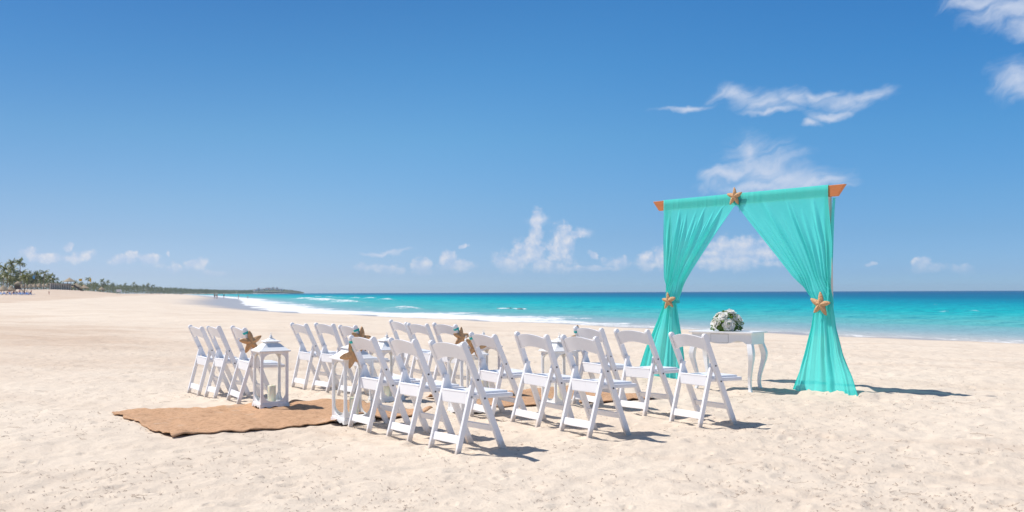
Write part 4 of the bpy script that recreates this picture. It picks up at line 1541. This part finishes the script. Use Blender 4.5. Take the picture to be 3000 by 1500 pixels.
# ---------------------------------------------------------------- dry seaweed and twigs strewn over the sand
def build_debris():
    r2 = np.random.default_rng(21)

    def strands(n, rmin, rmax, lmin, lmax, wid, name, mat, label, clump):
        rad = np.sqrt(r2.uniform(0, 1, n) * (rmax ** 2 - rmin ** 2) + rmin ** 2) if not clump else rmin * (rmax / rmin) ** r2.uniform(0, 1, n)
        an = r2.uniform(-R(40), R(40), n)
        x = rad * np.sin(an); y = rad * np.cos(an)
        keep = fbm(x * 0.7, y * 0.7, 3, 77) + r2.uniform(-0.45, 0.6, n) > 0.12
        x, y = x[keep], y[keep]; n = len(x)
        th = r2.normal(R(8), R(42), n); L = r2.uniform(lmin, lmax, n) * (0.6 + 0.8 * r2.uniform(0, 1, n) ** 2)
        w = wid * r2.uniform(0.6, 1.5, n)
        cur = r2.normal(0, 0.35, n)
        segs = 3
        P = []
        for k in range(segs + 1):
            t = k / segs - 0.5
            a = th + cur * t
            P.append((x + np.cos(a) * L * t, y + np.sin(a) * L * t))
        Q = []
        for k in range(segs):
            (ax, ay), (bx, by) = P[k], P[k + 1]
            nx, ny = -(by - ay), (bx - ax); l = np.hypot(nx, ny) + 1e-9; nx, ny = nx / l * w / 2, ny / l * w / 2
            za = land(ax, ay) + 0.004 + 0.004 * np.sin(k * 2 + x * 40); zb = land(bx, by) + 0.004 + 0.004 * np.sin((k + 1) * 2 + x * 40)
            # little roof-shaped section, so that each strand has body
            top_a = np.stack([ax, ay, za + w * 0.5], 1); top_b = np.stack([bx, by, zb + w * 0.5], 1)
            for sg in (1, -1):
                e_a = np.stack([ax + sg * nx, ay + sg * ny, za], 1); e_b = np.stack([bx + sg * nx, by + sg * ny, zb], 1)
                Q.append(np.stack([e_a, e_b, top_b, top_a], 1))
        o = tri_soup(name, np.concatenate(Q), mat)
        tag(o, label, 'seaweed', kind='stuff')
    strands(20000, 3.6, 26, 0.010, 0.036, 0.0028, 'seaweed_flecks', M['weed'], 'dark dry seaweed flecks strewn over the sand', True)
    strands(700, 3.6, 14, 0.04, 0.14, 0.0035, 'dry_twigs', M['weedpale'], 'thin pale dry twigs and stalks lying on the sand', False)


build_debris()

# ---------------------------------------------------------------- palms, thatched shelters, people at the far end of the beach
def far_xy(px, Z):
    return (px - 1500) / PXF * Z, Z


def crown_mesh(seed):
    rs = random.Random(seed)
    T = []
    nf = 22
    for k in range(nf):
        a = 2 * math.pi * k / nf * 2.62 + rs.uniform(-.3, .3)
        e0 = R(rs.uniform(-25, 78)); L = rs.uniform(3.3, 4.4)
        p = Vector((0, 0, 0)); d = Vector((math.cos(a) * math.cos(e0), math.sin(a) * math.cos(e0), math.sin(e0)))
        n = 9
        for i in range(n):
            q = p + d * (L / n)
            side = d.cross(Vector((0, 0, 1)))
            side = side.normalized() if side.length > 1e-3 else Vector((1, 0, 0))
            t = (i + 0.5) / n
            ll = 0.85 * math.sin(math.pi * (0.12 + 0.8 * t)) + 0.12
            for s in (-1, 1):
                tip = (p + q) / 2 + side * s * ll * 0.72 + d * ll * 0.55 + Vector((0, 0, -ll * rs.uniform(0.25, 0.7)))
                T.append([p, q, tip + d * 0.10, tip - d * 0.02])
            p = q
            d = (d + Vector((-0.055, 0.0, -0.155 * (0.6 + t)))).normalized()
    me = tri_mesh_data('crown', np.array([[tuple(v) for v in q] for q in T]))
    me.materials.append(M['frond'])
    return me


def tri_mesh_data(name, T):
    o = tri_soup(name, T, None)
    me = o.data
    bpy.data.objects.remove(o)
    return me


CROWN = [crown_mesh(i) for i in range(6)]


def palm(px, py, Z, label, lean=0.0, sc=1.0, k=0):
    x, y = far_xy(px, Z)
    zb = hz(x, y)
    zc = CAM_H + (yh(px) - py) / PXF * Z
    H = max(3.5, zc - zb)
    root = empty('palm_tree', (x, y, zb), 0, label, 'palm tree', 'coconut palms along the beach')
    path = [(-lean * H * (1 - t) ** 1.6 * 0.9, 0, H * t - 0.2 * (t == 0)) for t in np.linspace(0, 1, 9)]
    tube('trunk', path, [0.24 - 0.11 * t for t in np.linspace(0, 1, 9)], M['trunk'], root, 7)
    c = link('crown', CROWN[k % 6], None, root)
    c.location = (0, 0, H); c.rotation_euler = (R(random.uniform(-8, 8)), R(random.uniform(-6, 6)), R((k * 47) % 40 - 20))
    c.scale = (sc, sc, sc)
    return root


PALM_A = 'tall coconut palm at the resort end of the beach, fronds blown by wind'
PALM_B = 'distant coconut palm rising above the coastal wood'
for i, (px, py, Z, sc, le) in enumerate([
        (33, 773, 480, .85, .08), (58, 771, 470, .85, -.05), (13, 788, 440, .9, .1), (-14, 782, 450, .9, .05), (38, 793, 490, .85, .02), (64, 800, 480, .85, .06),
        (72, 814, 345, .62, .02), (22, 807, 420, .8, .05), (85, 808, 500, .85, .06), (97, 812, 520, .85, 0), (110, 807, 520, .85, .05), (129, 799, 510, .75, .03),
        (120, 818, 540, .9, .02), (146, 814, 550, .9, .08), (157, 819, 560, .9, .02), (45, 820, 500, .9, .1), (5, 817, 500, .9, .0), (174, 830, 590, .75, .0),
        (-30, 802, 430, .9, .05), (137, 824, 570, .85, .04), (105, 824, 540, .9, .04), (80, 824, 520, .9, -.04), (50, 806, 500, .85, .04), (28, 822, 470, .8, .0), (92, 826, 520, .8, .0)]):
    lab = {0: 'tall palm with dense crown standing beside the tallest resort palm', 1: 'tallest resort palm, its crown clear against the sky above the lookout',
           6: 'short yellowish palm with a bare trunk just beside the lifeguard lookout', 11: 'slim palm with small crown standing clear above the cabana end of the grove',
           13: 'bushy palm directly behind the first pale cabana', 17: 'small palm at the end of the grove by the thatched pavilion'}.get(i, PALM_A)
    palm(px, py, Z, lab, le, sc, i)
for i, (px, py, Z, sc) in enumerate([
        (221, 829, 700, .7), (239, 833, 820, .75), (257, 817, 900, .8), (275, 832, 960, .8), (300, 824, 1000, .95), (303, 834, 1000, .9), (316, 826, 1100, .85), (331, 834, 1150, .85),
        (349, 837, 1300, .8), (367, 833, 1400, .75), (393, 831, 1500, .95), (420, 836, 1600, .8), (434, 833, 1650, 1.0), (432, 839, 1650, .9), (450, 836, 1750, .9),
        (445, 839, 1750, .9), (285, 836, 980, .8), (325, 839, 1150, .8), (399, 837, 1520, .8)]):
    lab = {2: 'distant palm standing between the two high yellow flags', 4: 'tall shaggy distant palm, highest of the wood beyond the yellow flags',
           10: 'lone distant palm rising highest above the middle of the coastal wood'}.get(i, PALM_B)
    palm(px, py, Z, lab, 0.02 * (i % 3 - 1), sc, i + 3)


def wood(name, prof, n, depth, label, mat, dens_low=0.0, seed=5):
    """prof: (px, top y, Z) along the foot of the wood"""
    r3 = np.random.default_rng(seed)
    px = np.array([p[0] for p in prof], float)
    t = r3.uniform(px[0], px[-1], n)
    Z0 = np.interp(t, px, [p[2] for p in prof]); top = np.interp(t, px, [p[1] for p in prof])
    off = r3.uniform(0, 1, n) ** 1.3 * depth * Z0 / 600.0
    Z = Z0 + off
    x = (t - 1500) / PXF * Z
    y = Z
    zg = land(x, y, False)
    zt = CAM_H + (yh(t) - top) / PXF * Z0
    H = np.maximum(zt - zg, 2.0)
    cl = 0.95 + 0.30 * pnoise(t * 0.16, Z * 0.01, seed) + 0.18 * pnoise(t * 0.5, Z * 0.03, seed + 1)
    h = H * np.clip(cl, 0.3, 1.15) * r3.uniform(0.0, 1, n) ** 0.6
    c = np.stack([x, y, zg + h], 1)
    s = (Z / PXF * 2.1 * r3.uniform(0.6, 1.4, n))[:, None]
    d1 = r3.normal(size=(n, 3)); d1 /= np.linalg.norm(d1, axis=1)[:, None]
    d2 = np.cross(d1, r3.normal(size=(n, 3))); d2 /= np.linalg.norm(d2, axis=1)[:, None]
    T = np.stack([c - d1 * s * 0.6, c + d2 * s * 0.35, c + d1 * s * 0.6, c - d2 * s * 0.35], 1)
    o = tri_soup(name, T, mat)
    tag(o, label, 'trees', kind='stuff')


wood('beach_shrubs', [(-60, 800, 470), (20, 802, 480), (60, 805, 490), (100, 812, 520), (150, 821, 545), (185, 830, 570)], 12000, 40,
     'dense green shrubs growing under the resort palms', M['wood_far'], seed=11)
wood('coastal_wood', [(165, 830, 560), (200, 833, 640), (240, 830, 800), (300, 832, 1000), (330, 834, 1150), (380, 836, 1400), (430, 837, 1650), (452, 841, 1750), (500, 843, 1950), (560, 846, 2200),
                      (640, 849, 2500), (700, 850, 2800), (740, 850.5, 2950)], 34000, 60, 'long hazy wood of palms and scrub along the far shore', M['wood_far'], seed=12)


def thatched_umbrella(px, base_z_Z, w, h, lab, posts=1):
    x, y = far_xy(px, base_z_Z)
    zb = hz(x, y)
    root = empty('thatched_umbrella', (x, y, zb), random.uniform(0, 6), lab, 'umbrella', 'thatched beach umbrellas')
    n = 18
    V = [(0, 0, h)]; F = []
    rs = random.Random(int(px * 7))
    for j, (rr, zz) in enumerate(((0.35, 0.86), (0.7, 0.66), (1.0, 0.50), (0.97, 0.42))):
        for i in range(n):
            a = 2 * math.pi * i / n
            k = 1 + (rs.uniform(-.07, .07) if j > 1 else 0)
            V.append((w / 2 * rr * k * math.cos(a), w / 2 * rr * k * math.sin(a), h * (zz + (rs.uniform(-.05, .03) if j > 1 else 0))))
    for i in range(n):
        F.append((0, 1 + i, 1 + (i + 1) % n))
        for j in range(3):
            b = 1 + j * n
            F.append((b + i, b + n + i, b + n + (i + 1) % n, b + (i + 1) % n))
    faces_mesh('thatch', V, F, M['thatch'], root)
    if posts == 1:
        tube('pole', [(0, 0, -0.2), (0, 0, h * 0.93)], [0.07, 0.06], M['pole'], root, 7)
    else:
        for sx, sy in ((-1, -1), (1, -1), (1, 1), (-1, 1)):
            tube('pole', [(sx * w * 0.3, sy * w * 0.3, -0.2), (sx * w * 0.28, sy * w * 0.28, h * 0.58)], [0.07, 0.06], M['pole'], root, 6)
    return root


UMB = 'round thatched beach umbrella on a pole among the resort palms'
for px, Z, w, h in ((10, 318, 3.4, 3.1), (33, 322, 2.9, 3.1), (65, 400, 2.2, 2.7), (76, 405, 2.3, 2.7), (88, 410, 2.4, 2.7), (101, 420, 2.3, 2.7), (116, 425, 2.3, 2.8), (127, 430, 2.5, 2.6),
                    (137, 432, 2.5, 2.6), (-14, 318, 3.2, 3.0), (94, 440, 2.2, 2.6), (110, 440, 2.3, 2.6)):
    thatched_umbrella(px, Z, w, h, UMB if Z > 330 else 'large thatched umbrella over the crowded blue loungers beside the lookout')
for px, Z, w, h, lab in ((224, 500, 5.2, 3.6, 'wide thatched shelter on four poles below the yellow flags'),
                         (247, 505, 4.4, 2.9, 'low thatched shelter on four poles at the edge of the coastal wood'),
                         (298, 560, 3.4, 3.0, 'small pale thatched shelter standing before the tall wood palms')):
    thatched_umbrella(px, Z, w, h, lab, 4)


def lookout(px, Z, h, lab):
    x, y = far_xy(px, Z)
    zb = hz(x, y)
    root = empty('lookout_tower', (x, y, zb), R(12), lab, 'tower')
    for sx in (-1, 1):
        for sy in (-1, 1):
            beam('leg', (sx * 0.85, sy * 0.75, -0.2), (sx * 0.6, sy * 0.55, h * 0.80), 0.12, 0.12, M['dark_timber'], root, 0)
    box('platform', (0, 0, h * 0.42), (1.6, 1.5, 0.12), M['dark_timber'], root)
    box('cabin', (0.0, 0, h * 0.56), (1.3, 1.2, h * 0.25), M['dark_timber'], root, 0.02)
    lathe('roof', [(1.35, h * 0.74), (0.8, h * 0.87), (0.05, h)], M['thatch'], root, seg=14)
    for sy in (-0.3, 0.3):
        beam('stair_rail', (0.8, sy, h * 0.42), (2.9, sy, 0), 0.07, 0.14, M['dark_timber'], root, 0)
    for k in range(7):
        t = (k + 0.5) / 7
        box('stair_tread', (0.8 + 2.1 * t, 0, h * 0.42 * (1 - t)), (0.22, 0.6, 0.05), M['dark_timber'], root)
    return root


lookout(52, 325, 4.4, 'dark timber lifeguard lookout with thatched roof and stair beside the umbrellas')

# pale walled cabana row with dark posts, then a thatched pavilion with a stair
cx0, cy0 = far_xy(146, 450); cx1, cy1 = far_xy(208, 462)
L_ = math.hypot(cx1 - cx0, cy1 - cy0)
cab = empty('cabana_row', (cx0, cy0, hz(cx0, cy0)), math.atan2(cy1 - cy0, cx1 - cx0), 'long row of pale walled cabanas with dark posts on the dune', 'cabanas')
nb = 12
for i in range(nb + 1):
    xx = L_ * i / nb
    hgt = 2.9 - 0.7 * i / nb
    box('post', (xx, -0.1, hgt / 2 - 0.3), (0.20, 0.22, hgt + 0.6), M['dark_timber'] if i else M['plaster'], cab)
    if i < nb:
        h2 = hgt - 0.22
        box('panel', (xx + L_ / nb * 0.5, 0.06, h2 / 2 - 0.3), (L_ / nb * (0.92 if i < 3 else 0.62), 0.12, h2 + 0.6), M['plaster'], cab)
        box('roof_slab', (xx + L_ / nb * 0.5, 0.9, hgt + 0.02 - 0.03), (L_ / nb * 0.985, 2.4, 0.14), M['plaster'], cab)
px_, py_ = far_xy(203, 470)
pav = empty('thatched_pavilion', (px_, py_, hz(px_, py_)), R(-8), 'thatched pavilion with dark deck railing and stair at end of the cabanas', 'pavilion')
lathe('roof', [(2.9, 3.9), (2.6, 4.1), (1.4, 5.0), (0.08, 5.9)], M['thatch'], pav, seg=16)
for sx in (-1, 1):
    for sy in (-1, 1):
        box('post', (sx * 1.9, sy * 1.6, 1.9), (0.18, 0.18, 4.2), M['dark_timber'], pav)
box('deck', (0, 0, 2.0), (4.4, 3.8, 0.18), M['dark_timber'], pav)
box('railing', (0, -1.85, 2.65), (4.4, 0.08, 0.9), M['dark_timber'], pav)
for sy in (-1.2, 0.2):
    beam('stair_rail', (2.2, sy, 2.4), (7.2, sy, -0.6), 0.08, 0.45, M['dark_timber'], pav, 0, (0, 1, 0))
for k in range(10):
    t = (k + .5) / 10
    box('stair_tread', (2.2 + 5.0 * t, -0.5, 2.0 * (1 - t) - 0.5 * t), (0.4, 1.35, 0.06), M['dark_timber'], pav)


def flag(px, ytop, Z, w, h, mat, lab, pole_h=None, feather=False):
    x, y = far_xy(px, Z)
    zb = hz(x, y); zt = CAM_H + (yh(px) - ytop) / PXF * Z
    root = empty('flag', (x, y, zb), 0, lab, 'flag', 'beach flags')
    H = zt - zb
    tube('flagpole', [(0, 0, -0.3), (0, 0, H + 0.1)], [0.05, 0.035], M['pole'], root, 6)
    nu, nv = 9, 7
    V = []
    for j in range(nv):
        for i in range(nu):
            u = i / (nu - 1); v = j / (nv - 1)
            ww = w * (math.sin(math.pi * (0.15 + 0.7 * v)) if feather else 1)
            V.append((-u * ww - 0.05, 0.12 * math.sin(u * 5 + v) * u, H - v * h - 0.12 * u * (0 if feather else 1)))
    c = grid_mesh('cloth', np.array(V), nu, nv, mat, root)
    sm = c.modifiers.new('thick', 'SOLIDIFY'); sm.thickness = 0.02
    return root


flag(240, 816, 520, 1.5, 1.25, M['yellow'], 'square yellow flag on a pole above the coastal wood')
flag(267, 815, 520, 0.95, 2.0, M['yellow'], 'narrow tall yellow banner flag above the coastal wood', feather=True)
flag(248, 834, 510, 0.8, 0.9, M['yellow'], 'small low yellow flag before the coastal wood')
flag(102, 806, 430, 0.95, 1.7, M['blueflag'], 'light blue banner flag among the resort palms', feather=True)


# people: one skinned surface each, coloured by height
def person_mesh(name, joints, edges, cloth, top):
    me = bpy.data.meshes.new(name)
    me.from_pydata([j[0] for j in joints], edges, [])
    o = bpy.data.objects.new(name, me)
    COL.objects.link(o)
    md = o.modifiers.new('skin', 'SKIN'); md.use_smooth_shade = True
    for i, j in enumerate(joints):
        me.skin_vertices[0].data[i].radius = j[1]
        me.skin_vertices[0].data[i].use_root = (i == 0)
    sb = o.modifiers.new('sub', 'SUBSURF'); sb.levels = 1; sb.render_levels = 1
    bpy.context.view_layer.update()
    dg = bpy.context.evaluated_depsgraph_get()
    out = bpy.data.meshes.new_from_object(o.evaluated_get(dg))
    bpy.data.objects.remove(o)
    out.name = name
    return out


def paint(me, mats, bands):
    """bands: list of (zmin, zmax, material index)"""
    m2 = me.copy()
    m2.materials.clear()
    for m in mats:
        m2.materials.append(m)
    idx = []
    for p in m2.polygons:
        z = p.center.z; k = 0
        for a, b, i in bands:
            if a <= z < b:
                k = i
        idx.append(k)
    m2.polygons.foreach_set('material_index', idx)
    return m2


def r2_(a):
    return (a, a)


STAND = person_mesh('standing', [
    ((0, 0, 0.95), (0.15, 0.11)), ((0, 0, 1.18), (0.135, 0.10)), ((0, 0, 1.38), (0.165, 0.105)), ((0, 0, 1.50), r2_(0.055)), ((0, -0.015, 1.60), (0.078, 0.09)), ((0, 0, 1.71), (0.06, 0.07)),
    ((0.095, 0, 0.86), r2_(0.085)), ((0.11, -0.03, 0.48), r2_(0.058)), ((0.12, 0.03, 0.09), r2_(0.038)), ((0.13, -0.10, 0.03), r2_(0.035)),
    ((-0.095, 0, 0.86), r2_(0.085)), ((-0.11, 0.06, 0.48), r2_(0.058)), ((-0.12, 0.16, 0.09), r2_(0.038)), ((-0.13, 0.05, 0.03), r2_(0.035)),
    ((0.21, 0, 1.38), r2_(0.055)), ((0.26, 0.03, 1.12), r2_(0.042)), ((0.27, -0.05, 0.88), r2_(0.034)), ((0.27, -0.07, 0.79), r2_(0.035)),
    ((-0.21, 0, 1.38), r2_(0.055)), ((-0.26, -0.02, 1.12), r2_(0.042)), ((-0.27, -0.10, 0.90), r2_(0.034)), ((-0.27, -0.13, 0.81), r2_(0.035))],
    [(0, 1), (1, 2), (2, 3), (3, 4), (4, 5), (0, 6), (6, 7), (7, 8), (8, 9), (0, 10), (10, 11), (11, 12), (12, 13), (2, 14), (14, 15), (15, 16), (16, 17), (2, 18), (18, 19), (19, 20), (20, 21)], None, None)
SIT = person_mesh('sitting', [
    ((0, 0, 0.55), (0.15, 0.12)), ((0, 0.05, 0.78), (0.135, 0.10)), ((0, 0.08, 0.98), (0.165, 0.105)), ((0, 0.06, 1.10), r2_(0.055)), ((0, 0.04, 1.20), (0.078, 0.09)), ((0, 0.05, 1.31), (0.06, 0.07)),
    ((0.10, -0.12, 0.53), r2_(0.085)), ((0.13, -0.48, 0.50), r2_(0.058)), ((0.13, -0.52, 0.10), r2_(0.038)), ((0.13, -0.64, 0.03), r2_(0.035)),
    ((-0.10, -0.12, 0.53), r2_(0.085)), ((-0.13, -0.48, 0.50), r2_(0.058)), ((-0.13, -0.50, 0.10), r2_(0.038)), ((-0.13, -0.62, 0.03), r2_(0.035)),
    ((0.21, 0.07, 0.98), r2_(0.055)), ((0.26, -0.02, 0.74), r2_(0.042)), ((0.20, -0.26, 0.63), r2_(0.034)), ((-0.21, 0.07, 0.98), r2_(0.055)), ((-0.26, -0.02, 0.74), r2_(0.042)), ((-0.20, -0.26, 0.63), r2_(0.034))],
    [(0, 1), (1, 2), (2, 3), (3, 4), (4, 5), (0, 6), (6, 7), (7, 8), (8, 9), (0, 10), (10, 11), (11, 12), (12, 13), (2, 14), (14, 15), (15, 16), (2, 17), (17, 18), (18, 19)], None, None)


def person(px, Z, lab, cloth, top=None, sit=False, rz=0.0, dz=0.0, sc=1.0, group=None):
    x, y = far_xy(px, Z)
    base = SIT if sit else STAND
    if sit:
        bands = [(0.44, 0.62, 1), (1.24, 2, 2)] + ([(0.62, 1.06, 3)] if top else [])
    else:
        bands = [(0.62, 1.02, 1), (1.655, 2, 2)] + ([(1.02, 1.46, 3)] if top else [])
    me = paint(base, [M['skin'], M[cloth], M['hair'], M[top] if top else M[cloth]], bands)
    o = link('person', me)
    o.location = (x, y, max(hz(x, y), SEA - 0.55) + dz); o.rotation_euler = (0, 0, rz); o.scale = (sc, sc, sc)
    return tag(o, lab, 'person', group)


person(629, 312, 'person in dark shorts walking beside another along the wet sand', 'darkcloth', None, rz=0.4)
person(635.5, 308, 'person in red swimwear walking beside another along the wet sand', 'red', None, rz=0.2)
person(656, 372, 'person in dark shirt standing alone at the edge of the surf', 'darkcloth', 'darkcloth', rz=1.2)
person(699, 362, 'bather in coral swimwear wading in the shallow surf', 'pinkcloth', None, rz=2.0)
person(726, 395, 'bather in dark swimwear standing deeper in the surf', 'darkcloth', None, rz=2.2, dz=-0.3)
person(467, 690, 'tiny walker in dark clothes far along the empty beach', 'darkcloth', 'darkcloth')
person(393, 760, 'tiny walker in white top far along the beach before the wood', 'darkcloth', 'whitecloth')
person(144, 345, 'person in coral swimwear alone on the open sand before the cabanas', 'pinkcloth', None, sc=0.8)
SITL = 'person sitting among loungers under the thatched umbrellas'
STL = 'person standing among loungers under the thatched umbrellas'
rp = random.Random(4)
tops = [None, 'whitecloth', 'darkcloth', 'pinkcloth', 'whitecloth', None]
for i, px in enumerate([4, 13, 21, 27, 31, 38, 41, 46, 50, 57, 66, 72, 79, 84, 89, 92]):
    Z = rp.uniform(300, 322)
    if i % 3 == 0:
        person(px, Z, STL, ['darkcloth', 'blue', 'red'][i % 3], tops[i % 6], rz=rp.uniform(-1, 1), group='people under the thatched umbrellas')
    else:
        person(px, Z, SITL, ['darkcloth', 'blue', 'pinkcloth'][i % 3], tops[i % 6], True, rz=rp.uniform(-1.2, 1.2), dz=-0.06, group='sitters under the thatched umbrellas')


def make_lounger(mat):
    root = empty('beach_lounger')
    box('bed', (0, 0.1, 0.32), (0.62, 1.25, 0.09), mat, root, 0.02)
    beam('backrest', (0, -0.52, 0.33), (0, -0.98, 0.78), 0.62, 0.08, mat, root, 0.01)
    for sx in (-0.26, 0.26):
        for sy in (-0.42, 0.62):
            box('leg', (sx, sy, 0.13), (0.06, 0.06, 0.32), M['signwhite'], root)
    return root


LB = make_lounger(M['blue']); LP = make_lounger(M['paleblue'])
used = set()
for i, px in enumerate([2, 9, 17, 25, 35, 43, 54, 60, 64, 70, 76, 82, 87, 96]):
    pr = (LB if i % 3 else LP)
    o = pr if pr.name not in used else copy_tree(pr)
    used.add(pr.name)
    x, y = far_xy(px, 296 + (i * 7) % 19)
    o.location = (x, y, hz(x, y)); o.rotation_euler = (0, 0, R(-150 + (i * 53) % 80))
    tag(o, '%s beach lounger with raised backrest on the sand by the thatched umbrellas' % ('blue' if i % 3 else 'pale blue'), 'lounger',
        'blue loungers by the umbrellas' if i % 3 else 'pale loungers by the umbrellas')

# white notice board on legs
bx_, by_ = far_xy(348, 470)
brd = empty('notice_board', (bx_, by_, hz(bx_, by_)), 0, 'white notice board on short legs on the open sand before the wood', 'sign')
box('panel', (0, 0, 1.75), (2.2, 0.08, 1.2), M['signwhite'], brd, 0.01)
for s in (-0.7, 0.7):
    beam('leg', (s * 0.9, 0, -0.2), (s, 0, 1.2), 0.12, 0.12, M['pole'], brd, 0)

# ---------------------------------------------------------------- headland with hotel blocks
def build_headland():
    n, mrows = 90, 26
    V = []
    for j in range(mrows):
        v = j / (mrows - 1)
        for i in range(n):
            u = i / (n - 1)
            px = 640 + (890 - 640) * u
            Zf = 2950 + 400 * u + v * 500
            x = (px - 1500) / PXF * Zf
            yt = np.interp(px, [640, 680, 735, 760, 785, 800, 830, 855, 875, 890], [858, 855, 850.5, 848.5, 846.5, 846.5, 849, 851.5, 854.5, 858.5])
            h = (yh(px) - yt) / PXF * (Zf) + 1.0
            prof = math.sin(math.pi * min(1, 0.08 + v * 0.92)) ** 0.7
            z = SEA - 0.5 + (h + 1.5) * prof + 1.0 * pnoise(np.array([x * 0.02]), np.array([Zf * 0.02]), 4)[0] * prof
            V.append((x, Zf, z))
    o = grid_mesh('headland', np.array(V), n, mrows, M['hill'])
    tag(o, 'low scrub covered headland beyond the far end of the bay', 'headland', kind='structure')
    return np.array(V).reshape(mrows, n, 3)


HV = build_headland()
rh = random.Random(9)
T = []
for k in range(2600):
    j = rh.randrange(1, 14); i = rh.randrange(0, 89)
    p = Vector(HV[j, i]) + Vector((rh.uniform(-6, 6), rh.uniform(-6, 6), rh.uniform(0.2, 1.8)))
    a = Vector((rh.gauss(0, 1), rh.gauss(0, 1), rh.gauss(0, 1))).normalized(); b = a.cross(Vector((rh.gauss(0, 1), rh.gauss(0, 1), rh.gauss(0, 1)))).normalized()
    s = rh.uniform(0.9, 2.2)
    T.append([p - a * s, p + b * s * .6, p + a * s, p - b * s * .6])
hw = tri_soup('headland_scrub', np.array([[tuple(v) for v in q] for q in T]), M['wood_far'])
tag(hw, 'hazy green scrub and trees covering the far headland', 'trees', kind='stuff')


def hotel_mesh(w, d, fl, seed):
    bm = bmesh.new()
    h = fl * 3.0
    bm_box(bm, 0, 0, h / 2 - 1, w, d, h + 2)
    bm_box(bm, w * 0.2, 0.2, h + 0.8, w * 0.45, d * 0.7, 1.8)
    for f in range(fl):
        bm_box(bm, 0, -d / 2 - 0.5, f * 3.0 + 0.1, w * 0.98, 1.0, 0.2)
    me = bpy.data.meshes.new('wall'); bm.to_mesh(me); bm.free(); me.materials.append(M['hotel'])
    bm = bmesh.new()
    n = int(w / 5)
    for f in range(fl):
        for i in range(n):
            bm_box(bm, -w / 2 + (i + 0.5) * w / n, -d / 2 - 0.02, f * 3.0 + 1.5, 1.8, 0.1, 1.8)
    mw = bpy.data.meshes.new('windows'); bm.to_mesh(mw); bm.free(); mw.materials.append(M['windowdark'])
    bm = bmesh.new()
    g = bmesh.ops.create_cone(bm, cap_ends=True, segments=4, radius1=w * 0.28, radius2=w * 0.05, depth=1.6)
    bmesh.ops.translate(bm, verts=bm.verts, vec=(-w * 0.22, 0, h + 0.8))
    mr = bpy.data.meshes.new('roof'); bm.to_mesh(mr); bm.free(); mr.materials.append(M['hotelroof'])
    return me, mw, mr


HM = [hotel_mesh(11, 7, 1, 1), hotel_mesh(15, 7, 1, 2), hotel_mesh(8, 6, 2, 3)]
for k, (px, v) in enumerate([(742, .10), (752, .16), (760, .28), (768, .14), (775, .34), (781, .20), (789, .38), (794, .22), (802, .34), (809, .20), (818, .30), (828, .18), (750, .30), (785, .45), (812, .38)]):
    i = int((px - 640) / 250 * 89); j = max(1, int(v * 25))
    p = HV[j, i]
    root = empty('hotel_building', tuple(p), R(-20 + (k * 31) % 40), 'small white hotel block on the far hazy headland', 'building', 'hotel blocks on the headland')
    a, b, c = HM[k % 3]
    link('wall', a, None, root); link('window_bays', b, None, root); link('roof', c, None, root)

# ---------------------------------------------------------------- reef rocks just awash
for k, (px, py, s) in enumerate([(1462, 905, .28), (1492, 904.5, .30), (1522, 905.5, .26)]):
    gx, gy = ground_px(px, py, SEA)
    bm = bmesh.new()
    bmesh.ops.create_icosphere(bm, subdivisions=2, radius=s)
    for v in bm.verts:
        n_ = fbm(np.array([v.co.x / s * 1.3 + k * 9]), np.array([v.co.y / s * 1.3 + v.co.z / s]), 2, 61)[0]
        v.co *= 1 + 0.35 * n_
        v.co.z *= 0.42; v.co.x *= 1.6
    o = obj('reef_rock', bm, M['rock'], None, False)
    o.location = (gx, gy, SEA + 0.08 * s)
    tag(o, 'dark reef rock awash among small breakers in the turquoise water', 'rock', 'reef rocks awash')

# ---------------------------------------------------------------- sea air
def build_haze():
    bm = bmesh.new()
    bm_box(bm, 0, 0, 12.0, 13400, 13400, 38.0)
    m, N, out = mat_nodes('sea_haze')
    vol = N.n('ShaderNodeVolumePrincipled')
    vol.inputs['Color'].default_value = (0.74, 0.86, 1.0, 1)
    vol.inputs['Density'].default_value = HAZE
    vol.inputs['Anisotropy'].default_value = 0.2
    N.l(vol.outputs[0], out.inputs['Volume'])
    o = obj('haze', bm, m)
    tag(o, 'pale sea haze over the whole beach and bay', 'haze', kind='stuff')


HAZE = 0.00009
build_haze()
